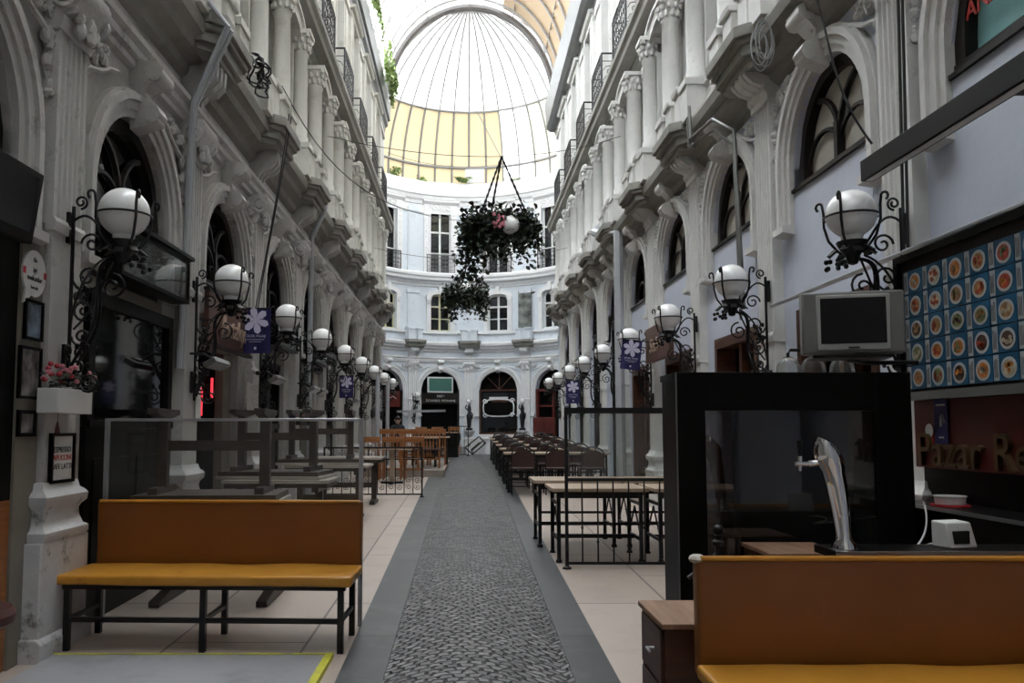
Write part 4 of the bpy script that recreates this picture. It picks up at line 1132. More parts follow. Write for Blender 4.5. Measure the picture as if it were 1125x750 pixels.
# glazed black kiosk
ky = 4.42; kz = fl(4.5)
r = root('glazed_kiosk', (0, ky, 0), 0, 'big black-framed glazed partition box standing behind the beer tap', 'kiosk')
x0, x1, x2, x3 = 1.155, 1.31, 2.245, 2.435; zt = 1.665; zi = 1.455
b = MB(); b.box(x0, x1, 0, .07, kz, zt); b.box(x2, x3, 0, .07, kz, zt); b.box(x1, x2, 0, .07, zi, zt); b.box(x1, x2, 0, .07, kz, .50); b.build('front_frame', M['blackpaint'], r, bevel=.004)
b = MB(); b.box(x0 + .01, x0 + .05, .07, .37, kz, zt - .01); b.build('side_panel', M['blackpaint'], r)
b = MB(); b.box(x2 + .02, x3 - .02, .07, .37, kz, zt - .01); b.build('side_panel', M['blackpaint'], r)
b = MB(); b.box(x0, x3, .07, .37, zt - .035, zt); b.build('roof', M['blackpaint'], r)
b = MB(); b.box(x1, x2, .03, .036, .5, zi); b.build('front_pane', M['smoked'], r)
b = MB(); b.box(1.60, 2.26, .33, .36, .5, zt - .04); b.build('back_board', M['blackmat'], r)
b = MB(); b.box(x0 + .25, x2, .07, .36, .44, .50); b.build('shelf', M['darkwood'], r)
b = MB(); b.box(1.555, 1.575, .30, .32, .5, zi + .1); b.box(1.32, 1.575, .30, .32, .80, .815); b.build('inner_glazing_bar', M['steel'], r)
b = MB(); b.box(1.149, 1.155, -.003, .003, kz, zt); b.build('edge_strip', M['heater'], r)
# finial post
r = root('finial_post', (1.235, 4.0, fl(4)), 0, 'short black iron post with ball finial beside the bar counter', 'post')
b = MB(); b.lathe((0, 0, 0), [(.05, 0), (.05, .02), (.02, .05), (.017, .80), (.03, .81), (.03, .83), (.015, .84), (.022, .86)], 12); b.build('post', M['iron'], r, smooth=True)
b = MB(); b.sphere((0, 0, .885), .028, 12, 8); b.build('ball_finial', M['iron'], r, smooth=True)
b = MB(); b.tube([(0, 0, .78), (-.10, -.02, .70), (-.16, -.03, .66)], .010, 6); b.build('stay', M['iron'], r, smooth=True)

# television on bracket
tvx, tvz = at(937, 354, 4.72)
r = root('television', (tvx, 4.72, tvz), R(-14), 'old silver box television on a wall bracket above the black kiosk', 'television')
b = MB(); b.box(-.28, .28, .0, .09, -.185, .185); b.build('cabinet', M['tvsilver'], r, bevel=.012)
b = MB(); vs = [(-.25, .09, -.17), (.25, .09, -.17), (.25, .09, .17), (-.25, .09, .17), (-.13, .26, -.11), (.15, .26, -.11), (.15, .26, .10), (-.13, .26, .10)]
b.add(vs, [(0, 1, 2, 3), (4, 7, 6, 5), (0, 4, 5, 1), (1, 5, 6, 2), (2, 6, 7, 3), (3, 7, 4, 0)]); b.build('back_shell', M['tvsilver'], r, bevel=.01)
b = MB(); b.box(-.20, .20, -.012, .002, -.165, .165); b.build('bezel', M['tvsilver2'], r, bevel=.008)
b = MB(); b.box(-.178, .178, -.016, -.010, -.125, .145); b.build('screen', M['screen'], r, bevel=.004)
b = MB(); b.box(-.22, .22, .02, .26, -.205, -.188); b.tube([(0, .2, -.20), (.10, .25, -.22), (.42, .30, -.22)], .014, 6); b.build('bracket', M['iron'], r)
b = MB(); b.box(-.03, .03, -.015, -.012, -.154, -.144); b.build('badge', M['blackmat'], r)

# glass shades below the television
for i, (px, lab) in enumerate(((866, 'left'), (893, 'middle'), (925, 'right'))):
    x, z = at(px, 401, 5.25)
    r = root('glass_shade', (x, 5.25, z), 0, 'small fluted clear glass lamp shade below the silver television, %s of three' % lab, 'lamp shade', 'glass shades under the television')
    b = MB(); b.lathe((0, 0, 0), [(.078, -.05), (.072, 0), (.05, .035), (.02, .055)], 20); b.build('shade', M['glassdirty'], r, smooth=True)
    b = MB(); b.tube([(0, 0, .05), (0, 0, .075), (.02, .02, .10), (2.86 - x, .02, .10)], .012, 6); b.build('holder', M['iron'], r)

# ================================================================== right wall: menu board, red sign, shelf
def rw(y, z, x=2.76): return (x, y, z)
r = root('menu_board', (2.80, 5.07, 1.56), 0, 'dark-framed menu board of blue dish pictures on the right wall', 'menu board')
# local: x towards passage negative, along -Y
def bd(u, n, z): return (-n, -u, z)
b = MB(bd); b.box(-.06, 1.95, 0, .03, -.03, .88); b.build('backboard', M['darkwood'], r)
b = MB(bd); b.box(-.06, 1.95, .03, .06, -.03, .02); b.build('bottom_rail', M['heater'], r)
b = MB(bd); b.box(-.06, 1.95, .03, .06, .84, .88); b.box(-.06, -.01, .03, .06, .02, .84); b.build('frame', M['blackpaint'], r)
TW, TH = .2, .142
dishpaper = mat('printed_white_strip', (.36, .37, .38), .6)
dishplate = mat('printed_white_plate', (.42, .42, .42), .5)
rng = random.Random(11)
for c in range(6):
    for q in range(5):
        u0 = .02 + c * (TW + .006); z0 = .04 + q * (TH + .006)
        b = MB(bd); b.mi = 0; b.box(u0, u0 + TW, .03, .036, z0, z0 + TH)
        b.mi = 1; b.box(u0 + .004, u0 + .046, .036, .0375, z0 + .004, z0 + TH - .004)
        cu, cz = u0 + .122, z0 + TH / 2 - .004; rx = .06; rz = .052 + .008 * rng.random()
        def disc(rx_, rz_, n0, n1, du=0, dz=0): b.slab([(cu + du + rx_ * math.cos(2 * PI * i / 18), cz + dz + rz_ * math.sin(2 * PI * i / 18)) for i in range(18)], n0, n1)
        b.mi = 2; disc(rx, rz, .036, .038)
        b.mi = 3; disc(rx * .74, rz * .72, .038, .0395)
        b.mi = 4
        for i in range(5): disc(rx * .2, rz * .22, .0395, .041, rng.uniform(-.028, .028), rng.uniform(-.022, .022))
        b.mi = 5
        for i in range(4): b.box(u0 + .010 + .008 * i, u0 + .013 + .008 * i, .0375, .038, z0 + .02, z0 + TH - .02 - .02 * rng.random())
        f1, f2 = rng.sample(foods, 2)
        b.build('dish_picture', [M['blue'], dishpaper, dishplate, f1, f2, M['blackmat']], r)
# sign below
r = root('restaurant_sign', (2.86, 5.06, 1.12), 0, 'dark red signboard with raised brass letters below the menu board', 'sign')
b = MB(bd); b.box(-.05, 1.95, 0, .03, 0, .42); b.build('board', M['signred'], r)
b = MB(bd); b.box(-.05, 1.95, 0, .05, .42, .43); b.build('top_edge', M['heater'], r)
t = text_obj('Pazar Restaurant', .29, .014, M['brass'], r, 'LEFT'); t.location = (-.05, -.02, .10); t.rotation_euler = (R(90), 0, R(-90))
r = root('notice_sticker', (2.82, 4.87, 1.27), 0, 'small blue notice with a white hand on the dark red signboard', 'sticker')
b = MB(bd); b.box(0, .13, 0, .004, 0, .26); b.build('sheet', M['flagblue'], r)
b = MB(bd); b.box(.02, .11, .004, .005, .222, .232); b.box(.04, .09, .004, .005, .03, .04); b.box(.055, .075, .004, .006, .10, .16); b.tube([(.08, .005, .17), (.10, .005, .12)], .012, 5); b.build('white_print', M['paper'], r)
r = root('round_sticker', (2.82, 4.97, 1.23), 0, 'small red and white round sticker left of the blue notice', 'sticker')
b = MB(bd); b.slab([(.04 + .045 * math.cos(2 * PI * i / 16), .055 + .05 * math.sin(2 * PI * i / 16)) for i in range(16)], 0, .004); b.build('red_disc', M['red'], r)
b = MB(bd); b.slab([(.045 + .04 * math.cos(2 * PI * i / 16), .115 + .042 * math.sin(2 * PI * i / 16)) for i in range(16)], .004, .008); b.build('white_disc', M['paper'], r)
# recess and shelf
r = root('side_counter', (0, 0, 0), 0, 'narrow dark counter along the right wall below the red signboard', 'counter')
b = MB(); b.box(2.60, 2.88, 3.1, 5.0, .90, .925); b.build('top', M['blackpaint'], r)
b = MB(); b.box(2.588, 2.602, 3.1, 5.0, .905, .925); b.build('edge', M['steel'], r)
b = MB(); b.box(2.80, 2.88, 3.1, 5.0, fl(4), .90); b.box(2.64, 2.80, 4.9, 4.96, fl(4), .90); b.build('support', M['blackmat'], r)
b = MB(); b.box(2.90, 2.93, 3.1, 5.15, .925, 1.12); b.build('back_panel', M['blackmat'], r)
r = root('plastic_tub', (2.70, 4.55, .927), 0, 'white plastic tub on the narrow dark counter by the right wall', 'tub')
b = MB(); b.lathe((0, 0, 0), [(.001, .01), (.07, .01), (.075, .012), (.078, .05), (.083, .052), (.083, .058), (.07, .058), (.066, .02), (.001, .02)], 20); b.build('tub', M['plastic'], r, smooth=True)
b = MB(); b.lathe((0, 0, 0), [(.001, 0), (.10, 0), (.10, .01), (.001, .01)], 20); b.build('red_tray', M['red'], r)
dx, dz = at(1056, 590, 3.60)
r = root('terminal', (dx, 3.58, ct), R(15), 'small white plastic device with a dark slot on the bar counter', 'device')
b = MB(); b.add([(-.075, 0, 0), (.075, 0, 0), (.075, .1, 0), (-.075, .1, 0), (-.075, .02, .11), (.06, .02, .11), (.06, .1, .115), (-.075, .1, .115)], [(0, 1, 2, 3), (4, 5, 6, 7), (0, 1, 5, 4), (1, 2, 6, 5), (2, 3, 7, 6), (3, 0, 4, 7)]); b.build('case', M['plastic'], r, bevel=.006)
b = MB(); b.box(-.05, .03, -.002, .012, .02, .075); b.build('slot', M['blackmat'], r)
for i, (pts, lb, m_) in enumerate((([at(1003, 435, 4.9), at(1006, 505, 4.9), at(1008, 560, 4.9), at(1003, 603, 4.6)], 'straight grey cable hanging down beside the red signboard', 'cablegrey'),
                                  ([at(1026, 553, 4.4), at(1024, 580, 4.2), at(1012, 597, 4.0), at(1002, 604, 3.9)], 'thin white cord looping from the white tub to the bar counter', 'plastic'),
                                  ([at(1030, 603, 3.75), at(1026, 593, 3.85), at(1024, 597, 3.95), at(1021, 606, 3.8)], 'short white cord curling beside the small white device', 'plastic'))):
    ys = ((4.95, 4.95, 4.9, 4.7), (4.5, 4.2, 4.0, 3.9), (3.75, 3.85, 3.95, 3.9))[i]
    b = MB(); b.tube(bez([(p[0], y, p[1]) for p, y in zip(pts, ys)], 16), .005, 5); o = b.build('cord', M[m_], smooth=True); tag(o, lb, 'cord')

# long black lamp housing on the right wall
r = root('light_trough', (2.52, 4.98, 2.90), 0, 'long black light housing reaching out of the upper right of the photo', 'light fixture')
b = MB(bd); b.add([(0, .04, .0), (0, -.04, .0), (0, -.04, .13), (0, .04, .13), (3.0, .04, .0), (3.0, -.04, .0), (3.0, -.04, .13), (3.0, .04, .13)], [(0, 1, 2, 3), (4, 7, 6, 5), (0, 4, 5, 1), (1, 5, 6, 2), (2, 6, 7, 3), (3, 7, 4, 0)])
b.build('housing', M['blackmat'], r, bevel=.004)
b = MB(bd); b.box(.03, 2.95, -.022, .022, -.004, .002); b.build('diffuser', M['plastic'], r)
b = MB(bd); b.box(1.1, 1.14, -.35, -.05, .09, .12); b.box(2.4, 2.44, -.35, -.05, .09, .12); b.box(.75, .87, -.05, 0, .11, .13); b.build('arm', M['blackmat'], r)
# teal sign lettering
r = root('upper_sign', (3.035, 4.74, 3.86), 0, 'red lettering on the pale teal film of the arched window, upper right corner', 'sign')
t = text_obj('ANADOLU', .155, .004, M['redletter'], r, 'LEFT'); t.location = (0, 0, 0); t.rotation_euler = (R(90), 0, R(-90))

# pipes
def pipe(name, pts, rad, m, label, cat='pipe', grp=None, n=1):
    b = MB(); b.tube(pts, rad, 8); o = b.build(name, m, smooth=True); tag(o, label, cat, grp); return o
pipe('steel_pipe', [(2.86, 7.5, 2.50), (2.86, 2.2, 2.50)], .02, M['steel'], 'long grey steel tube running along the right wall above the menu board')
pipe('downpipe', [(2.93, 16.2, 5.6), (2.62, 16.2, 5.35), (2.62, 15.0, 5.0), (2.72, 14.2, 4.85), (2.72, 14.2, .2)], .085, M['pvc'], 'thick grey downpipe on the right wall between two balcony corbels')
pipe('conduit', [(2.64, 9.3, 5.15), (2.64, 9.25, 4.75), (2.70, 8.6, 4.72), (2.84, 8.35, 4.5), (2.88, 8.3, 2.6)], .02, M['heater'], 'thin grey conduit dropping from a balcony corner on the right wall, nearer of two')
pipe('conduit', [(2.66, 9.45, 5.15), (2.66, 9.4, 4.70), (2.74, 8.7, 4.64), (2.88, 8.5, 4.4), (2.90, 8.45, 2.5)], .016, M['heater'], 'thin grey conduit dropping from a balcony corner on the right wall, farther of two')
for i, (dy, lb) in enumerate(((0, 'nearer'), (.10, 'farther'))):
    pipe('drain_pipe', [(-2.30, 6.95 + dy, 7.4), (-2.32, 6.95 + dy, 5.2), (-2.12, 7.0 + dy, 4.95), (-2.50, 7.25 + dy * .6, 4.35), (-2.58, 7.27 + dy * .6, 1.9)], .028, M['pvc'], 'grey vertical pipe down the left wall beside the big arch, %s of the pair' % lb)
pipe('drain_pipe', [(-2.28, 13.0, 5.3), (-2.3, 13.0, 4.9), (-2.52, 13.1, 4.5), (-2.53, 13.12, .2)], .045, M['pvc'], 'grey downpipe beside a small blue flag on the left wall')
for i, yy in enumerate((19.5, 21.9)):
    pipe('awning_pole', [(-2.0, yy - 1, fl(21) + .10), (-2.0, yy - 1, 2.6)], .05, M['pvc'], 'slim grey standing pole under the distant left lamps, %s' % ('nearer' if i == 0 else 'farther'))
mcw = map_curve(0)
b = MB(mcw); b.tube([(-2.1, .42, 5.1), (-2.1, .1, 4.7), (-2.28, .05, 4.4), (-2.28, .05, .9)], .05, 8); o = b.build('drain_pipe', M['trimE'], loc=(CX, CY, 0), smooth=True); tag(o, 'pale drainpipe down the rotunda wall left of the black doorway', 'pipe')

# ================================================================== flags, signs, frames on the walls
def flag(px0, px1, py0, py1, Y, lb, tilt=0):
    x0, z1 = at(px0, py0, Y); x1, z0 = at(px1, py1, Y); w_ = x1 - x0; h_ = z1 - z0
    r = root('blue_flag', ((x0 + x1) / 2, Y, z1), 0, lb, 'flag', 'blue flags with a white lily'); r.rotation_euler = (0, tilt, 0)
    b = MB(); vs = []; n = 8; nn = 6
    for i in range(n + 1):
        for j in range(nn + 1):
            vs.append((-w_ / 2 + w_ * i / n, .012 * math.sin(i * 1.3 + j * .4), -h_ * j / nn))
    fs = [(i * (nn + 1) + j, (i + 1) * (nn + 1) + j, (i + 1) * (nn + 1) + j + 1, i * (nn + 1) + j + 1) for i in range(n) for j in range(nn)]
    o_ = len(vs); vs += [(v[0], v[1] + .004, v[2]) for v in vs]; fs += [tuple(k + o_ for k in reversed(f)) for f in fs]
    b.add(vs, fs); b.build('cloth', M['flagblue'], r, smooth=True)
    b = MB(); cz = -h_ * .27; pr = w_ * .46
    for i in range(6):
        a = R(90 + 60 * i + 12); w2 = .46
        pts = [(0, 0), (pr * .55 * math.cos(a + w2), pr * .55 * math.sin(a + w2)), (pr * .85 * math.cos(a + w2 * .6), pr * .85 * math.sin(a + w2 * .6)), (pr * math.cos(a), pr * math.sin(a)), (pr * .85 * math.cos(a - w2 * .6), pr * .85 * math.sin(a - w2 * .6)), (pr * .55 * math.cos(a - w2), pr * .55 * math.sin(a - w2))]
        b.slab([(p[0], cz + p[1]) for p in pts], -.020, -.016)
    b.build('lily', M['lily'], r)
    t = text_obj('ÇİÇEK PASAJI', w_ * .115, .001, M['lily'], r); t.location = (0, -.018, -h_ * .62); t.rotation_euler = (R(90), 0, 0)
    b = MB(); b.box(-w_ * .3, w_ * .3, -.018, -.016, -h_ * .70, -h_ * .69); b.box(-w_ * .2, w_ * .2, -.018, -.016, -h_ * .75, -h_ * .74); b.box(-.012, .012, -.018, -.016, -h_ * .92, -h_ * .86); b.build('small_print', M['lily'], r)
    s_ = -1 if x0 < 0 else 1
    b = MB(); b.tube([(-w_ / 2 * -s_ - (w_ if s_ < 0 else 0) + (0 if s_ < 0 else 0), 0, .0), (s_ * (w_ / 2 + .25), 0, .0)] if False else [(-s_ * w_ / 2, 0, .005), (s_ * (abs((XL if s_ < 0 else XR) - (x0 + x1) / 2) + .02), 0, .005)], .008, 6); b.build('rod', M['iron'], r)
    return r
flag(265, 297, 339, 388, 9.0, 'largest blue lily flag, hung from the left wall near the camera')
flag(373, 388, 413, 437, 15.6, 'small distant blue lily flag hung under the left globe lamps')
flag(684, 706, 374, 406, 12.0, 'tilted blue lily flag hung from the right wall beside a brown signboard', R(6))
flag(622, 637, 418, 443, 17.2, 'small distant blue lily flag hung under the right globe lamps')

def wl(u, n, z): return (n, u, z)
# brown restaurant signs
r = root('hanging_sign', (-2.52, 7.75, 2.20), 0, 'dark brown signboard with copper lettering on the left wall beside the blue flag', 'sign')
b = MB(wl); b.box(0, 1.55, 0, .05, 0, .50); b.build('board', M['signbrown'], r, bevel=.006)
b = MB(wl); b.prism([(0, .5), (.06, .5), (.06, .53), (0, .53)], -.02, 1.57); b.prism([(0, -.03), (.06, -.03), (.06, 0), (0, 0)], -.02, 1.57); b.build('frame', M['darkwood'], r)
t = text_obj('Antakya', .30, .01, M['signletter'], r, 'CENTER', shear=.2); t.location = (.062, .85, .20); t.rotation_euler = (R(90), 0, R(90))
r = root('hanging_sign', (2.80, 12.25, 2.34), 0, 'red-brown signboard with pale lettering on the right wall behind a globe lamp', 'sign')
b = MB(bd); b.box(0, 1.45, 0, .06, 0, .52); b.build('board', M['signbrown'], r, bevel=.006)
t = text_obj('Sedir', .30, .01, M['signletter'], r, 'CENTER', shear=.2); t.location = (-.07, -.62, .22); t.rotation_euler = (R(90), 0, R(-90))
# glass transom boxes on the left
def transom(y0, y1, lb, inside, z0=2.46, z1=2.85):
    r = root('display_box', (XL + .04, y0, z0), 0, lb, 'display box', 'glazed display boxes over the left shopfronts'); L = y1 - y0; h = z1 - z0
    b = MB(wl); t_ = .03
    b.box(0, L, 0, .16, 0, t_); b.box(0, L, 0, .16, h - t_, h); b.box(0, t_, 0, .16, t_, h - t_); b.box(L - t_, L, 0, .16, t_, h - t_); b.prism([(0, h), (.19, h), (.19, h + .03), (0, h + .06)], -.03, L + .03)
    b.build('frame', M['blackpaint'], r)
    b = MB(wl); b.box(t_, L - t_, .0, .02, t_, h - t_); b.build('backing', inside, r)
    b = MB(wl); b.box(t_, L - t_, .14, .145, t_, h - t_); b.build('glass_front', M['glass'], r)
    return r
transom(5.72, 7.14, 'glazed black display box with a faded landscape over the nearest left shop window', aqua_m)
transom(10.55, 11.85, 'glazed display box with an orange lantern behind the largest blue flag', M['dark'])
transom(13.22, 14.5, 'glazed display box holding a small sailing ship model on the left wall', M['dark'])
r = root('orange_lantern', (-2.56, 11.2, 2.52), 0, 'round orange paper lantern inside the display box on the left wall', 'lantern')
b = MB(); b.sphere((0, 0, .12), (.055, .12, .11), 12, 8); b.build('lantern', mat('orange_paper', (.5, .13, .03), .6), r, smooth=True)
r = root('ship_model', (-2.54, 13.6, 2.49), 0, 'small pale sailing ship model in the display box on the left wall', 'ship model')
b = MB(); b.slab([(-.04, 0), (.04, 0), (.05, .05), (-.05, .05)], .1, .5); b.build('hull', M['brownwood'], r)
for i in range(3):
    b = MB(); b.box(-.035, .035, .15 + i * .12, .16 + i * .12, .07, .26); b.build('sail', M['paper'], r)

# pictures on the near left pier
def picture(y0, y1, z0, z1, lb, m, x=-2.585, frame=.018, name='picture_frame'):
    r = root(name, (x, y0, z0), 0, lb, 'picture'); L = y1 - y0; h = z1 - z0
    b = MB(wl); b.box(0, L, 0, .02, 0, frame); b.box(0, L, 0, .02, h - frame, h); b.box(0, frame, 0, .02, frame, h - frame); b.box(L - frame, L, 0, .02, frame, h - frame); b.box(0, L, 0, .004, 0, h); b.build('frame', M['blackpaint'], r)
    b = MB(wl); b.box(frame, L - frame, .004, .009, frame, h - frame); b.build('print', m, r)
    return r
b = MB(); b.box(XL - .02, -2.59, 4.68, 4.92, -.1, 2.62); b.build(trim_name(), M['lintel'], kind='structure')
r = root(door_name(), (XL, 4.3, 0), kind='structure')
b = MB(); b.box(-.02, .045, -.2, .375, .95, 2.45); b.build('doorway_dark_sheet', M['blackpaint'], r)  # black sheet added over the wall to paint in the dark doorway
b = MB(); b.box(-.02, .045, -.2, .375, -.1, .95); b.build('orange_lower_panel', M['orangewood'], r)
r = root(win_name(), (XL, GL + BAY / 2, 0), kind='structure')
b = MB(wl); b.box(-.74, .86, 0, .045, -.05, 1.38); b.box(-.74, .86, 0, .05, 2.24, 2.34); b.box(-.74, -.64, 0, .05, 1.38, 2.24); b.box(.76, .86, 0, .05, 1.38, 2.24); b.box(-.74, .86, .045, .07, 1.36, 1.42)
for u in (-.34, .42): b.box(u - .30, u + .30, .045, .06, .25, 1.15)
b.build('shop_frame', M['blackpaint'], r, bevel=.004)
b = MB(wl); b.box(-.64, .76, .005, .015, 1.38, 2.24); b.build('pane', M['darkglass'], r)
print1 = mat('boats_photo', (.13, .17, .22), .4, var=.9, scale=11)
picture(4.70, 4.90, 1.88, 2.12, 'small framed photo with blue water hanging under the round white sign', print1)
picture(4.66, 4.90, 1.53, 1.84, 'framed crowd photo, middle of the three frames by the left pillar', photo_m)
picture(4.67, 4.86, 1.31, 1.465, 'smallest framed photo, lowest of the three frames by the left pillar', photo_m, frame=.022)
r = root('round_sign', (-2.585, 4.79, 2.28), 0, 'round white speech-bubble sign with two red tabs above the framed photos', 'sign')
b = MB(wl); b.slab([(.13 * math.cos(2 * PI * i / 28), .14 * math.sin(2 * PI * i / 28)) for i in range(28)], 0, .012); b.slab([(-.09, -.10), (-.03, -.135), (-.11, -.19)], 0, .012); b.build('disc', M['plastic'], r)
b = MB(wl); b.box(-.13, -.10, .012, .014, -.015, .025); b.box(.10, .13, .012, .014, -.015, .025); b.build('red_tab', M['red'], r)
for i, (s_, sz, z) in enumerate((('En', .035, .08), ('iyi', .05, .02), ('mekanlar', .045, -.03), ('burada', .03, -.085))):
    t = text_obj(s_, sz, .001, M['black'], r); t.location = (.0135, 0, z); t.rotation_euler = (R(90), 0, R(90))
# coffee sign on the pillar
r = root('coffee_sign', (-2.545, 4.97, 1.02), 0, 'black-framed coffee sign reading ESPRESSO leaning on the left pillar', 'sign'); L, h = .30, .31
b = MB(wl); f = .02; b.box(0, L, 0, .025, 0, f); b.box(0, L, 0, .025, h - f, h); b.box(0, f, 0, .025, f, h - f); b.box(L - f, L, 0, .025, f, h - f); b.build('frame', M['blackpaint'], r)
b = MB(wl); b.box(f, L - f, 0, .01, f, h - f); b.build('sheet', M['paper'], r)
for s_, z, m_ in (('ESPRESSO', .205, M['black']), ('CAPUCCINO', .155, M['redletter']), ('CAFE LATTE', .10, M['black'])):
    t = text_obj(s_, .050, .001, m_, r); t.location = (.0115, L / 2, z); t.rotation_euler = (R(90), 0, R(90)); 
# white planter with flowers on the pillar
def flowers(r, x0, x1, y0, y1, z, n, seed, cols):
    rng = random.Random(seed)
    b = MB()
    for i in range(n * 5):
        c = Vector((rng.uniform(x0, x1), rng.uniform(y0, y1), z + rng.uniform(-.03, .09)))
        b.cbox(c, (.035, .022, .002), Matrix.Rotation(rng.uniform(0, 6), 3, 'Z') @ Matrix.Rotation(rng.uniform(-1.2, 1.2), 3, 'X'))
    b.build('leaves', M['leaf'], r)
    for k, m_ in enumerate(cols):
        b = MB()
        for i in range(n // len(cols)):
            b.sphere((rng.uniform(x0, x1), rng.uniform(y0, y1), z + rng.uniform(.02, .13)), (.02, .02, .016), 6, 4)
        b.build('blossoms', m_, r, smooth=True)
r = root('flower_planter', (-2.55, 4.82, 1.45), 0, 'white box planter with pink and red flowers fixed to the left pillar', 'planter')
b = MB(); b.box(0, .13, 0, .44, 0, .15); b.build('box', M['plastic'], r, bevel=.004)
flowers(r, .0, .15, .02, .50, .17, 22, 3, [M['pink'], M['redflower']])
b = MB(); b.tube([(.10, .06, 0), (.10, .06, -.06)], .002, 4); b.lathe((.10, .06, -.12), [(.016, 0), (.013, .03), (.004, .07)], 8); b.build('tassel', M['maroon'], r)
for i, yy in enumerate((11.75, 12.5)):
    r = root('flower_planter', (-2.50, yy, 1.42), 0, 'small pink-flowered planter behind the wind screen on the left wall, %s' % ('nearer' if i == 0 else 'farther'), 'planter')
    b = MB(); b.box(0, .12, 0, .5, 0, .10); b.build('box', M['blackmat'], r)
    flowers(r, .0, .18, 0, .5, .10, 18, 5 + i, [M['pink'], M['paper']])
# security camera and sheet on left pilaster
r = root('security_camera', (-2.50, 9.55, 2.06), R(-60), 'small white security camera on the left wall below the blue flag', 'camera')
b = MB(); b.tube([(0, 0, 0), (.17, 0, -.05)], .032, 10); b.build('body', M['plastic'], r, smooth=True)
b = MB(); b.tube([(.17, 0, -.05), (.185, 0, -.054)], .026, 10); b.build('lens', M['black'], r)
b = MB(); b.tube([(-.06, 0, .10), (0, 0, .04), (.06, 0, -.01)], .012, 6); b.build('mount', M['plastic'], r)
b = MB(wl); b.box(0, .52, 0, .02, 0, .62); o = b.build('menu_sheet', sketch_m, loc=(-2.52, 9.28, 1.28)); tag(o, 'large patterned menu sheet on the left wall below the security camera', 'menu')
b = MB(wl); b.box(0, .14, 0, .01, 0, .35); o = b.build('paper_notice', M['paper'], loc=(-2.54, 7.62, 1.45)); tag(o, 'narrow white paper notice on the second left pilaster', 'notice')
r = root('red_neon', (-2.80, 8.9, 1.7), 0, 'small red lit sign inside the dark left doorway', 'sign')
b = MB(wl); b.box(0, .03, 0, .02, 0, .22); b.box(-.35, -.32, 0, .02, -.2, .1); b.build('tube', mat('red_light', (.5, .02, .03), .4, emit=(1, .05, .08), es=.7), r)

# near left: black television and doorway bits
x_, z_ = -2.42, 2.56
r = root('flat_television', (-2.44, 3.25, 2.40), R(0), 'large black flat television leaning out from the wall in the upper left', 'television')
tl = Matrix.Rotation(R(8), 3, 'Y')
b = MB(); b.cbox((0, .62, .19), (.07, 1.24, .40), tl); b.build('casing', M['blackmat'], r, bevel=.006)
b = MB(); b.cbox((.038, .62, .195), (.006, 1.14, .31), tl); b.build('screen', M['screen'], r)
b = MB(); b.box(-.22, -.03, .55, .70, .1, .2); b.build('bracket', M['iron'], r)
r = root('stool', (-2.47, 4.05, 0), 0, 'dark red padded stool cut off by the left edge of the photo', 'stool')
b = MB(); b.lathe((0, .0, 0), [(.001, .38), (.20, .38), (.235, .40), (.24, .44), (.22, .47), (.001, .475)], 24); b.build('seat', M['maroon'], r, smooth=True)
for i in range(4):
    a = PI / 4 + i * PI / 2; b = MB(); b.tube([(.14 * math.cos(a), .14 * math.sin(a), .38), (.18 * math.cos(a), .18 * math.sin(a), fl(4))], .014, 6); b.build('leg', M['iron'], r)

# ================================================================== tables and chairs
def trestle_table(loc, rz, L, D, H, topm, label, group, castors=True):
    r = root('iron_table', loc, rz, label, 'table', group)
    b = MB(); b.box(0, L, 0, D, H - .035, H); b.build('tabletop', topm, r, bevel=.005)
    for x in (.07, L - .07):
        for y in (.08, D - .08):
            b = MB(); b.box(x - .018, x + .018, y - .018, y + .018, .05, H - .035); b.lathe((x, y, 0), [(.001, 0), (.03, 0), (.032, .02), (.018, .045), (.02, .07), (.001, .07)], 8); b.build('leg', M['iron'], r)
    b = MB()
    for x in (.07, L - .07):
        for z in (.22, H - .16): b.box(x - .012, x + .012, .08, D - .08, z - .014, z + .014)
        b.tube([(x, .08, .22), (x, D / 2, H - .2), (x, D - .08, .22)], .009, 5)
    b.box(.07, L - .07, D / 2 - .012, D / 2 + .012, .20, .24); b.box(.07, L - .07, .07, .09, H - .10, H - .035); b.box(.07, L - .07, D - .09, D - .07, H - .10, H - .035)
    b.box(.07, L - .07, .07, .09, .36, .385)
    b.build('stretcher', M['iron'], r)
    return r
t0 = trestle_table((.84, 7.88, fl(8)), 0, .94, .74, .72, M['tabletop'], 'pale iron-legged table directly behind the glass-topped railing, path end', 'pale tables behind the railing')
dup(t0, (1.82, 7.84, fl(8)), label='pale iron-legged table directly behind the glass-topped railing, wall end')['group'] = 'pale tables behind the railing'
dup(t0, (.74, 8.78, fl(9)), label='pale iron-legged table in the second row behind the railing, path end')
dup(t0, (1.71, 8.80, fl(9)), label='pale iron-legged table in the second row behind the railing, wall end')
rows = (14.75, 16.5, 18.4, 20.4, 22.5, 24.4)
for i, y in enumerate(rows):
    for j, x in enumerate((.72, 1.70)):
        dup(t0, (x, y, fl(y)), label='narrow pale table in the far right rows, %s row, %s end' % (ORD[i], 'path' if j == 0 else 'wall'))['group'] = 'long rows of pale tables at the far right'
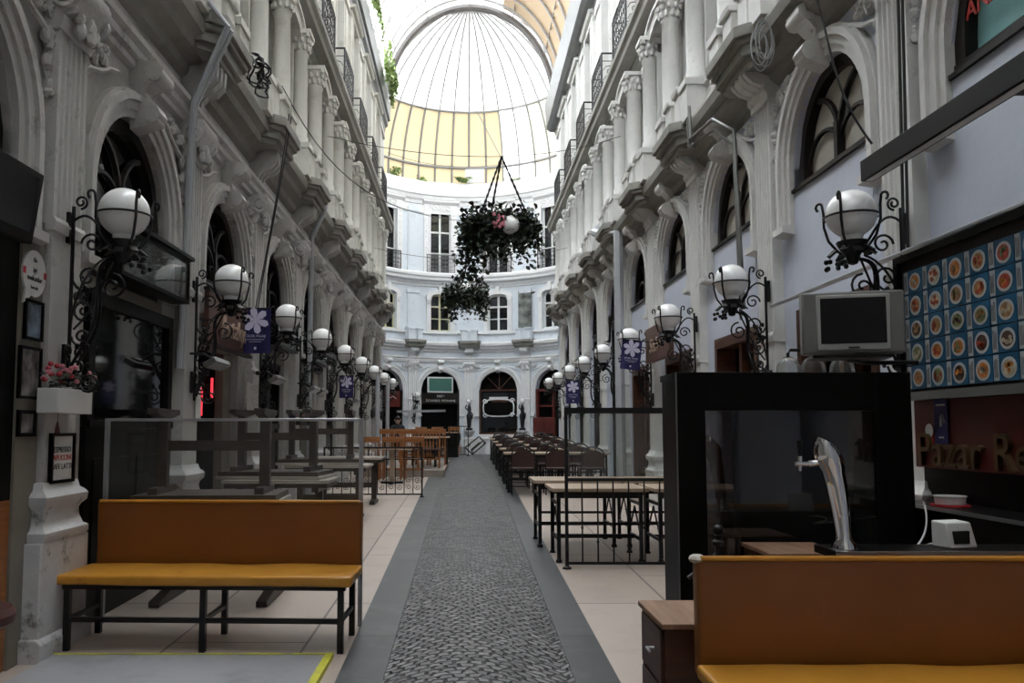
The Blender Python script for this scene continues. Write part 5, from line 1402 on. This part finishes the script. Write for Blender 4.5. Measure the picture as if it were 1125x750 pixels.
# brown panel chairs
def iron_chair():
    r = root('iron_chair')
    w, d, sh = .40, .40, .45
    for x in (-w / 2, w / 2):
        b = MB(); b.tube([(x, -d / 2, 0), (x, -d / 2, sh)], .012, 6); b.build('leg', M['iron'], r)
        b = MB(); b.tube([(x, d / 2, 0), (x, d / 2, sh)], .012, 6); b.build('leg', M['iron'], r)
    b = MB(); b.tube([(-w / 2, -d / 2, sh)] + [(-w / 2, -d / 2 - .02, .66)] + [(w / 2 * math.cos(PI - PI * i / 10), -d / 2 - .04, .70 + .14 * math.sin(PI * i / 10)) for i in range(11)] + [(w / 2, -d / 2 - .02, .66), (w / 2, -d / 2, sh)], .013, 6)
    b.tube([(-w / 2, -d / 2, .15), (w / 2, -d / 2, .15)], .008, 5); b.tube([(-w / 2, d / 2, .2), (w / 2, d / 2, .2)], .008, 5); b.build('back_frame', M['iron'], r, smooth=True)
    b = MB(); b.box(-w / 2 - .01, w / 2 + .01, -d / 2, d / 2 + .02, sh - .015, sh + .02); b.build('seat', M['brownseat'], r, bevel=.008)
    b = MB(); b.slab([(-w / 2, sh + .04), (w / 2, sh + .04)] + [(w / 2 * math.cos(PI * i / 8) * .98, .68 + .10 * math.sin(PI * i / 8)) for i in range(9)], -d / 2 - .04, -d / 2 - .02); b.build('back_panel', M['brownseat'], r)
    return r
ic = iron_chair(); used = False
for i, y in enumerate(rows):
    for j, x in enumerate((1.02, 1.62, 2.24)):
        for s_, rz in ((-1, 0), (1, PI)):
            yy = y - .22 if s_ < 0 else y + .96
            if i == len(rows) - 1 and s_ > 0: continue
            lb = 'brown iron chair %s the %s far right table row, %s' % ('in front of' if s_ < 0 else 'behind', ORD[i], ('by the path', 'in the middle', 'by the wall')[j])
            if not used: ic.location = (x, yy, fl(yy)); tag(ic, lb, 'chair', 'brown iron chairs at the far right tables'); used = True
            else: dup(ic, (x, yy, fl(yy)), rz, lb)
# left dark stacked tables
def dark_table(loc, rz, L, D, H, label, group, top=M['lighttop']):
    r = root('pedestal_table', loc, rz, label, 'table', group)
    b = MB(); b.box(-L / 2, L / 2, -D / 2, D / 2, H - .035, H); b.build('tabletop', top, r, bevel=.004)
    b = MB(); b.box(-L / 2 + .02, L / 2 - .02, -D / 2 + .02, D / 2 - .02, H - .08, H - .035); b.build('apron', M['dkwood'], r)
    for s_ in (-1, 1):
        x = s_ * (L / 2 - .16)
        b = MB(); b.box(x - .04, x + .04, -.04, .04, .06, H - .12); b.build('leg', M['dkwood'], r)
        b = MB(); b.prism([(-.30, 0), (-.30, .04), (-.08, .075), (.08, .075), (.30, .04), (.30, 0)], x - .04, x + .04); b.build('foot', M['dkwood'], r)
        b = MB(); b.box(x - .035, x + .035, -.26, .26, H - .13, H - .08); b.build('cross_bar', M['dkwood'], r)
    b = MB(); b.box(-L / 2 + .16, L / 2 - .16, -.02, .02, .25, .33); b.build('stretcher', M['dkwood'], r)
    return r
def dt_map(): pass
spots = ((-1.92, 6.45, 1.0), (-1.98, 8.85, 1.15), (-1.86, 11.2, 1.15), (-1.86, 13.1, 1.1))
dt = None
for i, (x, y, L) in enumerate(spots):
    lb = 'dark table with worn grey top behind the left bench, %s of its row' % ORD[i]
    if dt is None: dt = dark_table((x, y, fl(y)), 0, 1.12, .70, .74, lb, 'dark tables on the left')
    else: dup(dt, (x, y, fl(y)), 0, lb)
du = None
for i, (x, y) in enumerate(((-2.0, 6.5), (-2.05, 8.9), (-1.98, 11.2))):
    lb = 'upside-down dark table lying legs up on the %s left table' % ORD[i]
    o = dup(dt, (x, y, fl(y) + .74 + .74 - .005), 0, lb); o['group'] = 'dark tables stacked upside down'
    o.rotation_euler = (PI, 0, R((4, -5, 3)[i])); o.location = (x, y, fl(y) + .74 + .742)
# second row of tables further left towards the wall is hidden; light single table with pedestal
r = root('square_table', (-1.70, 16.7, fl(16.7)), 0, 'pale wooden table on one square post behind the low left railing', 'table')
b = MB(); b.box(-.62, .62, -.35, .35, .69, .735); b.build('tabletop', M['tabletop'], r, bevel=.004)
b = MB(); b.box(.16, .25, -.045, .045, 0, .69); b.build('leg', M['tabletop'], r)
b = MB(); b.box(-.02, .43, -.05, .05, 0, .04); b.box(.15, .26, -.25, .25, 0, .04); b.build('foot', M['iron'], r)
# wooden platform
b = MB(); 
b.box(-2.45, -.47, 18.3, 24.2, fl(18) - .1, fl(21) + .10)
o = b.build('deck_platform', M['planks'], bevel=.01); tag(o, 'low wooden deck platform carrying the orange wooden chairs on the left', 'platform')
b = MB(); b.box(-.50, -.465, 18.28, 24.2, fl(21) + .085, fl(21) + .105); b.build('edge_strip', M['tabletop'], o)
dk = fl(21) + .10
def wood_chair():
    r = root('wooden_chair'); w, d, sh, H = .42, .40, .45, .92
    for x in (-w / 2 + .02, w / 2 - .02):
        b = MB(); b.box(x - .018, x + .018, d / 2 - .036, d / 2, 0, sh - .03); b.build('leg', M['orangewood'], r)
        b = MB(); b.prism([(-d / 2, 0), (-d / 2 + .036, 0), (-d / 2 + .036, sh), (-d / 2 - .02, H), (-d / 2 - .05, H), (-d / 2, sh)], x - .018, x + .018); b.build('leg', M['orangewood'], r)
    b = MB(); b.box(-w / 2, w / 2, -d / 2, d / 2, sh - .03, sh); b.build('seat', M['brownseat'], r, bevel=.006)
    b = MB(); b.box(-w / 2, w / 2, -d / 2 - .058, -d / 2 - .022, H - .12, H); b.build('top_rail', M['orangewood'], r, bevel=.006)
    for i in range(4):
        u = -w / 2 + w * (i + 1) / 5
        b = MB(); b.tube([(u, -d / 2 + .01, sh), (u, -d / 2 - .04, H - .11)], .009, 5); b.build('spindle', M['orangewood'], r)
    b = MB(); b.box(-w / 2 + .02, w / 2 - .02, d / 2 - .03, d / 2 - .01, .2, .23); b.box(-w / 2 + .02, w / 2 - .02, -d / 2 + .005, -d / 2 + .025, .2, .23); b.build('stretcher', M['orangewood'], r)
    return r
wc = wood_chair(); used = False
i = 0
for row, (y, xs) in enumerate(((17.75, (-2.05, -1.58, -1.12)), (19.2, (-1.9, -1.3, -.80)), (20.8, (-1.7, -1.15, -.70)), (22.4, (-1.6, -1.0)))):
    for j, x in enumerate(xs):
        z = fl(y) if y < 18.2 else dk
        lb = 'orange wooden chair on the far left, %s row, %s from the path' % (ORD[row], ('third', 'second', 'first')[j] if len(xs) == 3 else ('second', 'first')[j])
        rz = 0 if row % 2 == 0 else PI
        if not used: wc.location = (x, y, z); wc.rotation_euler = (0, 0, rz); tag(wc, lb, 'chair', 'orange wooden chairs on the left deck'); used = True
        else: dup(wc, (x, y, z), rz, lb)
for i, (x, y, w_) in enumerate(((-1.6, 19.95, 1.0), (-1.35, 21.55, 1.0))):
    o = dup(t0, (x, y - .35, dk), label='pale table among the orange wooden chairs on the left deck, %s one' % ('nearer' if i == 0 else 'farther')); o['group'] = 'tables on the left deck'
# rotunda furniture
rc = root('wicker_chair')
b = MB(); b.lathe((0, 0, 0), [(.22, 0), (.20, .3), (.24, .42), (.001, .44)], 14); b.build('seat', M['blackmat'], rc, smooth=True)
b = MB(); b.lathe((0, 0, 0), [(.24, .42), (.27, .60), (.26, .78), (.23, .78), (.235, .6), (.21, .44)], 14, a0=PI * 1.0, a1=PI * 2.0); b.build('backrest', M['blackmat'], rc, smooth=True)
for i, (x, y) in enumerate(((-.98, 26.4), (-.42, 26.3), (-1.5, 27.2))):
    lb = 'rounded black wicker armchair in front of the rotunda, %s' % ('left one', 'right one beside the iron fence', 'hindmost one')[i]
    if i == 0: rc.location = (x, y, fl(y)); tag(rc, lb, 'armchair', 'black wicker armchairs')
    else: dup(rc, (x, y, fl(y)), 0, lb)
o = dup(t0, (-1.5, 27.6, fl(27.6)), label='distant pale table in front of the black rotunda doorway'); o['group'] = 'rotunda tables'
o = dup(t0, (-1.2, 29.9, fl(29.9)), label='distant pale table behind the reddish chairs before the black doorway'); o['group'] = 'rotunda tables'
for i, (x, y) in enumerate(((-1.6, 29.2), (-1.0, 29.2), (-.4, 29.2))):
    o = dup(wc, (x, y, fl(y)), PI, 'distant reddish wooden chair before the black rotunda doorway, %s of three' % ('left', 'middle', 'right')[i]); o['group'] = 'wooden chairs in the rotunda'
# fallen dark frame and white plinth
r = root('white_plinth', (.05, 28.2, fl(28.2)), 0, 'low white plinth at the end of the cobbled path', 'plinth')
b = MB(); b.box(0, 1.25, 0, .4, -.1, .50); b.build('body', M['trimE'], r, bevel=.01)
b = MB(); b.box(-.03, 1.28, -.03, .43, .50, .56); b.build('cap', M['trimE'], r, bevel=.01)
r = root('tipped_chair', (.35, 27.7, fl(27.7)), 0, 'dark wooden folding chair tipped over against the white plinth', 'chair')
b = MB()
for p, q in (((-.35, 0, .25), (.12, 0, .62)), ((-.1, .0, .02), (.35, 0, .40)), ((-.35, 0, .25), (-.1, 0, .02)), ((.12, 0, .62), (.35, 0, .40)), ((-.15, .3, .12), (.25, .3, .46)), ((-.2, 0, .35), (-.2, .3, .3)), ((.3, 0, .4), (.3, .3, .4)), ((-.1, 0, .0), (-.1, .3, .1))): b.bar(p, q, .045)
b.build('frame', M['dkwood'], r)
b = MB(); b.cbox((0, .15, .30), (.40, .30, .03), Matrix.Rotation(R(-40), 3, 'Y')); b.build('seat', M['dkwood'], r)

# ================================================================== railings on the floor
def floor_railing(loc, L, H, label, glass=0, step=.136, scroll=False, pw=.03):
    r = root('floor_railing', loc, 0, label, 'railing')
    posts = (0, L)
    for x in posts:
        b = MB(); b.box(x - pw / 2, x + pw / 2, -pw / 2, pw / 2, 0, H if not glass else glass); b.lathe((x, 0, 0), [(.001, 0), (.045, 0), (.04, .015), (.018, .03), (.018, .06)], 8); b.build('post', M['iron'], r)
    b = MB(); b.box(0, L, -.018, .018, H - .03, H); b.build('handrail', M['iron'], r)
    b = MB(); b.box(0, L, -.010, .010, .04, .065); b.build('bottom_rail', M['iron'], r)
    n = int(L / step)
    for i in range(1, n):
        x = L * i / n
        b = MB(); b.tube([(x, 0, .06), (x, 0, H - .02)], .008, 5)
        if not scroll: b.sphere((x, 0, .38 if i % 2 else .25), (.014, .014, .02), 6, 4)
        b.build('baluster', M['iron'], r)
    if scroll:
        b = MB()
        for i in range(n):
            x = L * (i + .5) / n
            b.tube(spiral((x, 0, H * .34), .06, .012, 0, 1.4, 'xz', 12, 1 if i % 2 else -1), .006, 4); b.tube(spiral((x, 0, H * .20), .05, .012, PI, 1.4, 'xz', 12, -1 if i % 2 else 1), .006, 4)
        b.build('scrollwork', M['iron'], r)
    if glass:
        b = MB(); b.box(0, L, -.02, .02, glass - .055, glass); b.build('glass_top_rail', M['iron'], r)
        b = MB(); b.box(.02, L - .02, -.004, .004, H, glass - .05); b.build('glass_pane', M['glassdirty'], r)
    return r
floor_railing((.95, 7.66, fl(7.66)), 1.02, .84, 'black iron railing with a glass wind screen on top, right of the path', glass=1.50)
b = MB()
floor_railing((-2.42, 14.0, fl(14)), 1.68, .86, 'low black iron railing crossing the left terrace behind the dark tables', scroll=True, step=.15)
floor_railing((-.52, 26.9, fl(26.9)), .62, 1.0, 'short black iron fence at the far left end of the cobbled path', step=.12)

# ================================================================== end wall details
def at_r(a, n, z): return (CX + (RR - n) * math.sin(R(a)), CY + (RR - n) * math.cos(R(a)), z)
mE = map_curve(R(-15))
r = root('green_screen', (CX, CY, 0), 0, 'green lit screen in a white frame above the black rotunda doorway', 'screen')
b = MB(mE); b.box(-.56, .56, .02, .08, 2.92, 3.58, seg=2); b.build('frame', M['frameW'], r)
b = MB(mE); b.box(-.50, .50, .08, .10, 2.98, 3.52, seg=2); b.build('display', M['screen_green'], r)
r = root('door_sign', (CX, CY, 0), 0, 'dark signboard with pale lettering over the black rotunda doorway', 'sign')
b = MB(mE); b.box(-.83, .83, -.02, .06, 2.45, 2.90, seg=3); b.build('board', M['darkwood'], r)
p = at_r(-15, .08, 2.56)
for s_, sz, z in (('İSTANBUL MEYHANE', .135, 2.57), ('ESKİ *', .12, 2.76)):
    t = text_obj(s_, sz, .004, M['paper'], r); q = at_r(-15, .17, z); t.location = (q[0] - CX, q[1] - CY, z); t.rotation_euler = (R(90), 0, R(15))
r = root('oval_mirror_sign', (CX, CY, 0), 0, 'dark oval signboard with an ornate pale border in the brown glazed rotunda arch', 'sign')
mE2 = map_curve(R(15)); b = MB(mE2)
N = 28; pts = []
for i in range(N):
    a = 2 * PI * i / N; c, s_ = math.cos(a), math.sin(a)
    pts.append((.66 * (abs(c) ** .6) * (1 if c > 0 else -1), 2.28 + .36 * (abs(s_) ** .6) * (1 if s_ > 0 else -1)))
b.slab(pts, -.08, -.05); b.build('board', M['blackpaint'], r)
b = MB(mE2); b.tube([(p[0], -.04, p[1]) for p in pts], .028, 5, closed=True)
for sx in (-1, 1):
    for sz in (-1, 1): b.tube(spiral((sx * .58, -.04, 2.28 + sz * .30), .11, .02, 0, 1.3, 'xz', 12, sx), .022, 5)
b.box(-.4, .4, -.05, -.03, 2.66, 2.74, seg=2)
b.build('border', M['trimE'], r)
r = root('red_banner', (CX, CY, 0), 0, 'dark red hanging sign in the leftmost rotunda arch', 'sign')
b = MB(map_curve(R(-43))); b.box(-.35, .45, .05, .12, 2.3, 2.95); b.build('board', M['signred'], r)
b = MB(map_curve(R(-43))); b.tube([(-.1, .125, 2.65), (.1, .125, 2.72), (.25, .125, 2.62)], .02, 4); b.build('emblem', M['paper'], r)
r = root('folded_awning', (CX, CY, 0), 0, 'long folded grey awning arm sticking out left of the black rotunda doorway', 'awning')
b = MB(); q0 = at_r(-32, .5, 2.15); q1 = at_r(-14, .7, 2.2)
b.bar((q0[0] - CX - .7, q0[1] - CY, 2.1), (q1[0] - CX, q1[1] - CY, 2.14), .09); b.bar((q0[0] - CX, q0[1] - CY, 2.1), (q0[0] - CX, q0[1] - CY + .5, 2.0), .05); b.build('arm', M['steel'], r)
# statue brackets at the two pilasters
for a, lb in ((0, 'between the two middle arches'), (30, 'right of the brown glazed arch')):
    q = at_r(a, .42, 0)
    r = root('iron_figure', (q[0], q[1], 1.25), -R(a), 'dark iron figure on a rotunda wall bracket, ' + lb, 'statue', 'iron figures on the rotunda wall')
    b = MB(); b.lathe((0, 0, 0), [(.001, -.25), (.08, -.2), (.2, 0), (.24, .04), (.24, .08), (.001, .08)], 12); b.build('stone_bracket', M['trimE'], r, smooth=True)
    b = MB(); b.lathe((0, 0, 0), [(.14, .08), (.14, .16), (.07, .2), (.10, .5), (.12, .7), (.06, .82), (.09, .95), (.07, 1.05), (.03, 1.15), (.001, 1.2)], 12)
    b.tube([(.05, 0, .85), (.15, 0, .75), (.12, 0, .55)], .028, 6); b.tube([(-.05, 0, .92), (-.16, 0, 1.02), (-.10, 0, 1.15)], .028, 6); b.build('figure', M['iron'], r, smooth=True)
    b = MB(); b.sphere((0, 0, 1.28), .11, 12, 8); b.build('globe', M['globe'], r, smooth=True)
# red stools in the right-hand arch
for i, (px, Y) in enumerate(((592, 32.0), (604, 32.3))):
    x, z = at(px, 470, Y)
    r = root('red_bar_chair', (x, Y, fl(Y)), 0, 'dark red high-backed chair before the far right rotunda arch, %s one' % ('left', 'right')[i], 'chair', 'red chairs by the rotunda')
    b = MB(); b.box(-.22, .22, -.2, .2, .6, .66); b.build('seat', M['signred'], r); b = MB(); b.box(-.22, .22, .16, .2, .66, 1.25); b.build('backrest', M['signred'], r, bevel=.03)
    for sx in (-.19, .19):
        for sy in (-.17, .17): b = MB(); b.box(sx - .02, sx + .02, sy - .02, sy + .02, 0, .6); b.build('leg', M['signred'], r)

# ================================================================== greenery
def leaf_cloud(b, rng, fn, n, size):
    vs = []; fs = []
    for i in range(n):
        c = Vector(fn()); s_ = size * rng.uniform(.6, 1.3)
        rot = Matrix.Rotation(rng.uniform(0, 2 * PI), 3, 'Z') @ Matrix.Rotation(rng.uniform(-1.3, 1.3), 3, 'X') @ Matrix.Rotation(rng.uniform(-.6, .6), 3, 'Y')
        o_ = len(vs)
        for p in ((0, -1, 0), (.75, -.3, .12), (.5, .5, .05), (0, 1, -.1), (-.5, .5, .05), (-.75, -.3, .12)): vs.append(tuple(c + rot @ (Vector(p) * s_)))
        fs += [(o_, o_ + 1, o_ + 2, o_ + 3), (o_, o_ + 3, o_ + 4, o_ + 5)]
    b.add(vs, fs)
def basket(px, py, Y, rad, lb, seed, apex_py, trails, n=2600):
    rng = random.Random(seed); x, z = at(px, py, Y); xa, za = at(px + 3, apex_py, Y)
    r = root('hanging_ivy', (x, Y, z), 0, lb, 'hanging plant', 'ivy rings hanging over the path')
    b = MB(); b.tube(arc((0, 0, 0), rad, 0, 2 * PI, 28, 'xy')[:-1], .03, 6, closed=True); b.tube(arc((0, 0, 0), rad * .55, 0, 2 * PI, 20, 'xy')[:-1], .02, 6, closed=True)
    for k in range(6): b.tube([(rad * math.cos(k * PI / 3), rad * math.sin(k * PI / 3), 0), (0, 0, -.05)], .012, 5)
    b.build('ring', M['iron'], r)
    b = MB()
    def f():
        a = rng.uniform(0, 2 * PI); q = rad * rng.uniform(.55, 1.12); h = rng.gauss(0, .13)
        drop = -abs(rng.gauss(0, .22)) if rng.random() < .35 else 0
        return (q * math.cos(a), q * math.sin(a), h + drop + .06)
    leaf_cloud(b, rng, f, n, .045)
    for (tx_, tl_, tn) in trails:
        leaf_cloud(b, rng, lambda: (tx_ + rng.gauss(0, .06), -rad * .6 + rng.gauss(0, .06), -rng.uniform(.0, tl_)), tn, .042)
    b.build('ivy', M['leaf'], r)
    for k in range(3):
        a = R(90 + 120 * k + 20); b = MB(); N = 24
        p0 = Vector((rad * .95 * math.cos(a), rad * .95 * math.sin(a), 0)); p1 = Vector((xa - x, 0, za - z))
        b.tube([tuple(p0.lerp(p1, i / N)) for i in range(N + 1)], [.013 if i % 2 else .022 for i in range(N + 1)], 5); b.build('chain', M['iron'], r)
    b = MB(); b.sphere((.16, -.52, -.02) if Y < 15 else (0, -.2, .22), .15, 16, 12); b.build('globe', M['globe'], r, smooth=True)
    return r, (xa, za)
bk, ap1 = basket(548, 254, 13.2, .60, 'big ring of dark ivy hanging on chains over the path, with pink flowers', 21, 172, ((-.62, 1.0, 160), (-.45, .9, 180), (-.30, 1.0, 110), (.62, .5, 80), (-.15, .5, 60), (.35, .45, 80), (-.42, 1.1, 60)), 2900)
b = MB(); rng = random.Random(8)
for i in range(16): b.sphere((rng.uniform(-.12, .06), -.62 + rng.uniform(-.03, .03), rng.uniform(-.10, .12)), .032, 6, 4)
b.build('blossoms', M['pink'], bk, smooth=True)
bk2, ap2 = basket(511, 328, 20.3, .55, 'smaller-looking ring of dark ivy hanging farther away over the path', 22, 285, ((-.35, .65, 100), (.45, .6, 120), (.05, .4, 60)), 2000)
# plants on roof edges
def bush(loc, sx, sy, sz, n, size, label, m, seed, name='roof_plant', droop=.0):
    rng = random.Random(seed); b = MB(); cl = [(rng.gauss(0, sx * .5), rng.gauss(0, sy * .5), abs(rng.gauss(0, sz * .4)) - droop * rng.random()) for i in range(14)]
    def f():
        c = rng.choice(cl); return (c[0] + rng.gauss(0, sx * .16), c[1] + rng.gauss(0, sy * .16), c[2] + rng.gauss(0, sz * .16))
    leaf_cloud(b, rng, f, n, size); r = root(name, loc, 0, label, 'plant'); b.build('foliage', m, r)
    b = MB()
    for c in cl[:8]: b.tube([(0, 0, 0), tuple(Vector(c) * .5 + Vector((0, 0, .1))), c], .01, 4)
    b.build('stems', M['brownwood'], r); return r
bush((-2.30, 19.5, 12.2), .12, 2.2, .55, 1500, .045, 'light green plant trailing along the left roof gutter', M['leafgreen'], 31)
bush((-2.22, 23.4, 12.0), .16, 1.2, .8, 1200, .05, 'dense bright green bush growing at the end of the left roof gutter', M['leafgreen'], 32, droop=.8)
x, z = at(452, 200, 34.0); bush((x, 34.0, 12.0), .65, .12, .5, 1300, .05, 'green bush spilling over the rotunda cornice on the left', M['leafgreen'], 33, droop=.9)
x, z = at(510, 198, 34.2); bush((x, 34.2, 12.02), .35, .1, .18, 350, .04, 'small tuft of green weeds on the rotunda cornice below the white hatch', M['leafgreen'], 34)
x, z = at(430, 195, 33.3); bush((x, 33.3, 12.02), .5, .2, .45, 600, .045, 'pale green weeds at the far left of the rotunda cornice', M['leafgreen'], 35)
x, z = at(566, 197, 34.1); bush((x, 34.1, 12.02), .5, .1, .1, 260, .035, 'thin low weeds on the rotunda cornice behind the hanging chains', M['leafgreen'], 36)

# ================================================================== overhead wires
def wire(pts, lb, rad=.008, m=None, sag=.0):
    b = MB(); b.tube(bez(pts, 24), rad, 5); o = b.build('overhead_wire', m or M['cable'], smooth=True); tag(o, lb, 'wire')
wire([(-2.35, 10.1, 5.75), (-1.6, 12, 4.2), (-.8, 15.5, 5.6), (2.5, 25.5, 7.7)], 'black wire sagging from the left balconies towards the middle of the rotunda')
wire([(-2.4, 24.5, 9.9), (0, 24.5, 9.0), (2.6, 24.5, 9.9)], 'thin wire strung straight across below the dome', .006)
wire([(-2.3, 13.2, ap1[1] + .35), (ap1[0], 13.2, ap1[1] - .35), (2.6, 13.2, ap1[1] + .35)], 'cable across the passage carrying the big hanging ivy', .006)
wire([(-2.3, 20.3, ap2[1] + .3), (ap2[0], 20.3, ap2[1] - .3), (2.6, 20.3, ap2[1] + .3)], 'cable across the passage carrying the farther hanging ivy', .006)
for i, dx in enumerate((0, .05)):
    wire([(2.82 + 0, 5.08 - dx, 7.4), (2.84, 5.08 - dx, 5), (2.86, 5.16 - dx, 4), (2.80, 5.10 - dx, 2.5)], 'black cable running down the near right pilaster, %s of the pair' % ('left', 'right')[i], .010)
p = [at(898, 0, 5.6), at(915, 60, 5.5), at(917, 105, 5.4), at(958, 158, 5.3)]
wire([(p[0][0], 5.6, p[0][1]), (p[1][0], 5.5, p[1][1]), (p[2][0], 5.4, p[2][1]), (p[3][0], 5.3, p[3][1])], 'loose black wire hanging across the cream arched window on the right', .008)
p = [at(842, 20, 6.8), at(830, 50, 6.8), at(858, 70, 6.8)]
rng = random.Random(3)
b = MB()
for k in range(5):
    cx_, cz_ = at(842 + rng.uniform(-6, 6), 42 + rng.uniform(-8, 8), 6.9); rr_ = .10 + .06 * rng.random()
    b.tube([(cx_ + rr_ * .6 * math.cos(t * PI / 8), 6.9 + .03 * k, cz_ + rr_ * 1.5 * math.sin(t * PI / 8)) for t in range(16)], .007, 4, closed=True)
o = b.build('cable_coil', M['cablegrey']); tag(o, 'tangled coil of grey cable hanging on the near right balcony', 'cable')
for i, (y, dy) in enumerate(((9.65, .0), (9.75, .12))):
    wire([(-2.15, y, 5.2), (-2.2, y - .1, 4.5), (-2.4, y + .1 - dy, 3.6), (-2.45, y - .3, 2.7)], 'black cable dangling from the left balcony to the blue flag, %s' % ('left one', 'right one')[i], .008)
b = MB(); rng = random.Random(12)
for k in range(7):
    c = (-2.28 + rng.uniform(-.05, .05), 8.75 + rng.uniform(-.35, .35), 5.3 + rng.uniform(-.05, .15)); rr_ = rng.uniform(.1, .22)
    b.tube([(c[0] + .05 * math.sin(t), c[1] + rr_ * math.cos(t * PI / 8), c[2] + rr_ * .7 * math.sin(t * PI / 8)) for t in range(16)], .012, 4, closed=True)
o = b.build('scrap_ironwork', M['iron']); tag(o, 'tangle of rusty black ironwork lying on the left ledge between two balconies', 'ironwork')

# ================================================================== seated person far away
def person(loc, rz, label):
    r = root('person', loc, rz, label, 'person')
    joints = {'pelvis': (0, 0, .50), 'waist': (0, -.02, .68), 'chest': (0, -.03, .90), 'neck': (0, -.02, 1.05), 'head0': (0, -.01, 1.12), 'head1': (0, .0, 1.24),
              'shL': (-.18, -.03, .99), 'elL': (-.23, .06, .76), 'wrL': (-.12, .26, .72), 'haL': (-.08, .34, .72), 'shR': (.18, -.03, .99), 'elR': (.23, .06, .76), 'wrR': (.12, .26, .72), 'haR': (.08, .34, .72),
              'hiL': (-.10, .02, .49), 'knL': (-.13, .42, .50), 'anL': (-.13, .42, .08), 'toL': (-.13, .56, .03), 'hiR': (.10, .02, .49), 'knR': (.13, .42, .50), 'anR': (.13, .42, .08), 'toR': (.13, .56, .03)}
    rad = {'pelvis': .14, 'waist': .125, 'chest': .145, 'neck': .055, 'head0': .075, 'head1': .095, 'shL': .07, 'elL': .045, 'wrL': .03, 'haL': .035, 'shR': .07, 'elR': .045, 'wrR': .03, 'haR': .035,
           'hiL': .095, 'knL': .065, 'anL': .04, 'toL': .035, 'hiR': .095, 'knR': .065, 'anR': .04, 'toR': .035}
    E = [('pelvis', 'waist'), ('waist', 'chest'), ('chest', 'neck'), ('neck', 'head0'), ('head0', 'head1'), ('chest', 'shL'), ('shL', 'elL'), ('elL', 'wrL'), ('wrL', 'haL'), ('chest', 'shR'), ('shR', 'elR'), ('elR', 'wrR'), ('wrR', 'haR'),
         ('pelvis', 'hiL'), ('hiL', 'knL'), ('knL', 'anL'), ('anL', 'toL'), ('pelvis', 'hiR'), ('hiR', 'knR'), ('knR', 'anR'), ('anR', 'toR')]
    ks = list(joints); me = bpy.data.meshes.new('body'); me.from_pydata([joints[k] for k in ks], [(ks.index(a), ks.index(b_)) for a, b_ in E], [])
    o = bpy.data.objects.new('body', me); C.objects.link(o)
    sk = o.modifiers.new('skin', 'SKIN'); 
    if not me.skin_vertices: me.skin_vertices.new()
    for i, k in enumerate(ks): me.skin_vertices[0].data[i].radius = (rad[k], rad[k] * (.8 if k in ('chest', 'pelvis', 'waist') else 1))
    me.skin_vertices[0].data[0].use_root = True
    ss = o.modifiers.new('sub', 'SUBSURF'); ss.levels = 2; ss.render_levels = 2
    dg = bpy.context.evaluated_depsgraph_get(); m2 = bpy.data.meshes.new_from_object(o.evaluated_get(dg)); bpy.data.objects.remove(o)
    m2.materials.clear(); m2.materials.append(M['cloth']); m2.materials.append(M['skin'])
    for p_ in m2.polygons:
        c = p_.center; p_.material_index = 1 if (c.z > 1.07 or (c.y > .27 and c.z > .62)) else 0; p_.use_smooth = True
    o = bpy.data.objects.new('body', m2); C.objects.link(o); o.parent = r
    b = MB(); b.sphere((0, -.025, 1.235), (.092, .10, .10), 14, 10); b.build('hair', M['hair'], r, smooth=True)
    b = MB(); b.sphere((0, .09, 1.19), (.014, .02, .022), 6, 4); b.sphere((-.10, 0, 1.19), (.014, .022, .03), 6, 4); b.sphere((.10, 0, 1.19), (.014, .022, .03), 6, 4); b.build('face', M['skin'], r, smooth=True)
    return r
px_, pz_ = at(437, 468, 26.6)
pr_ = person((px_, 26.6, fl(26.6)), PI, 'person in dark clothes sitting far away at the left of the rotunda')
o = dup(wc, (px_, 26.72, fl(26.7)), 0, 'distant wooden chair under the seated person'); o['group'] = 'wooden chairs in the rotunda'; o.rotation_euler = (0, 0, PI)
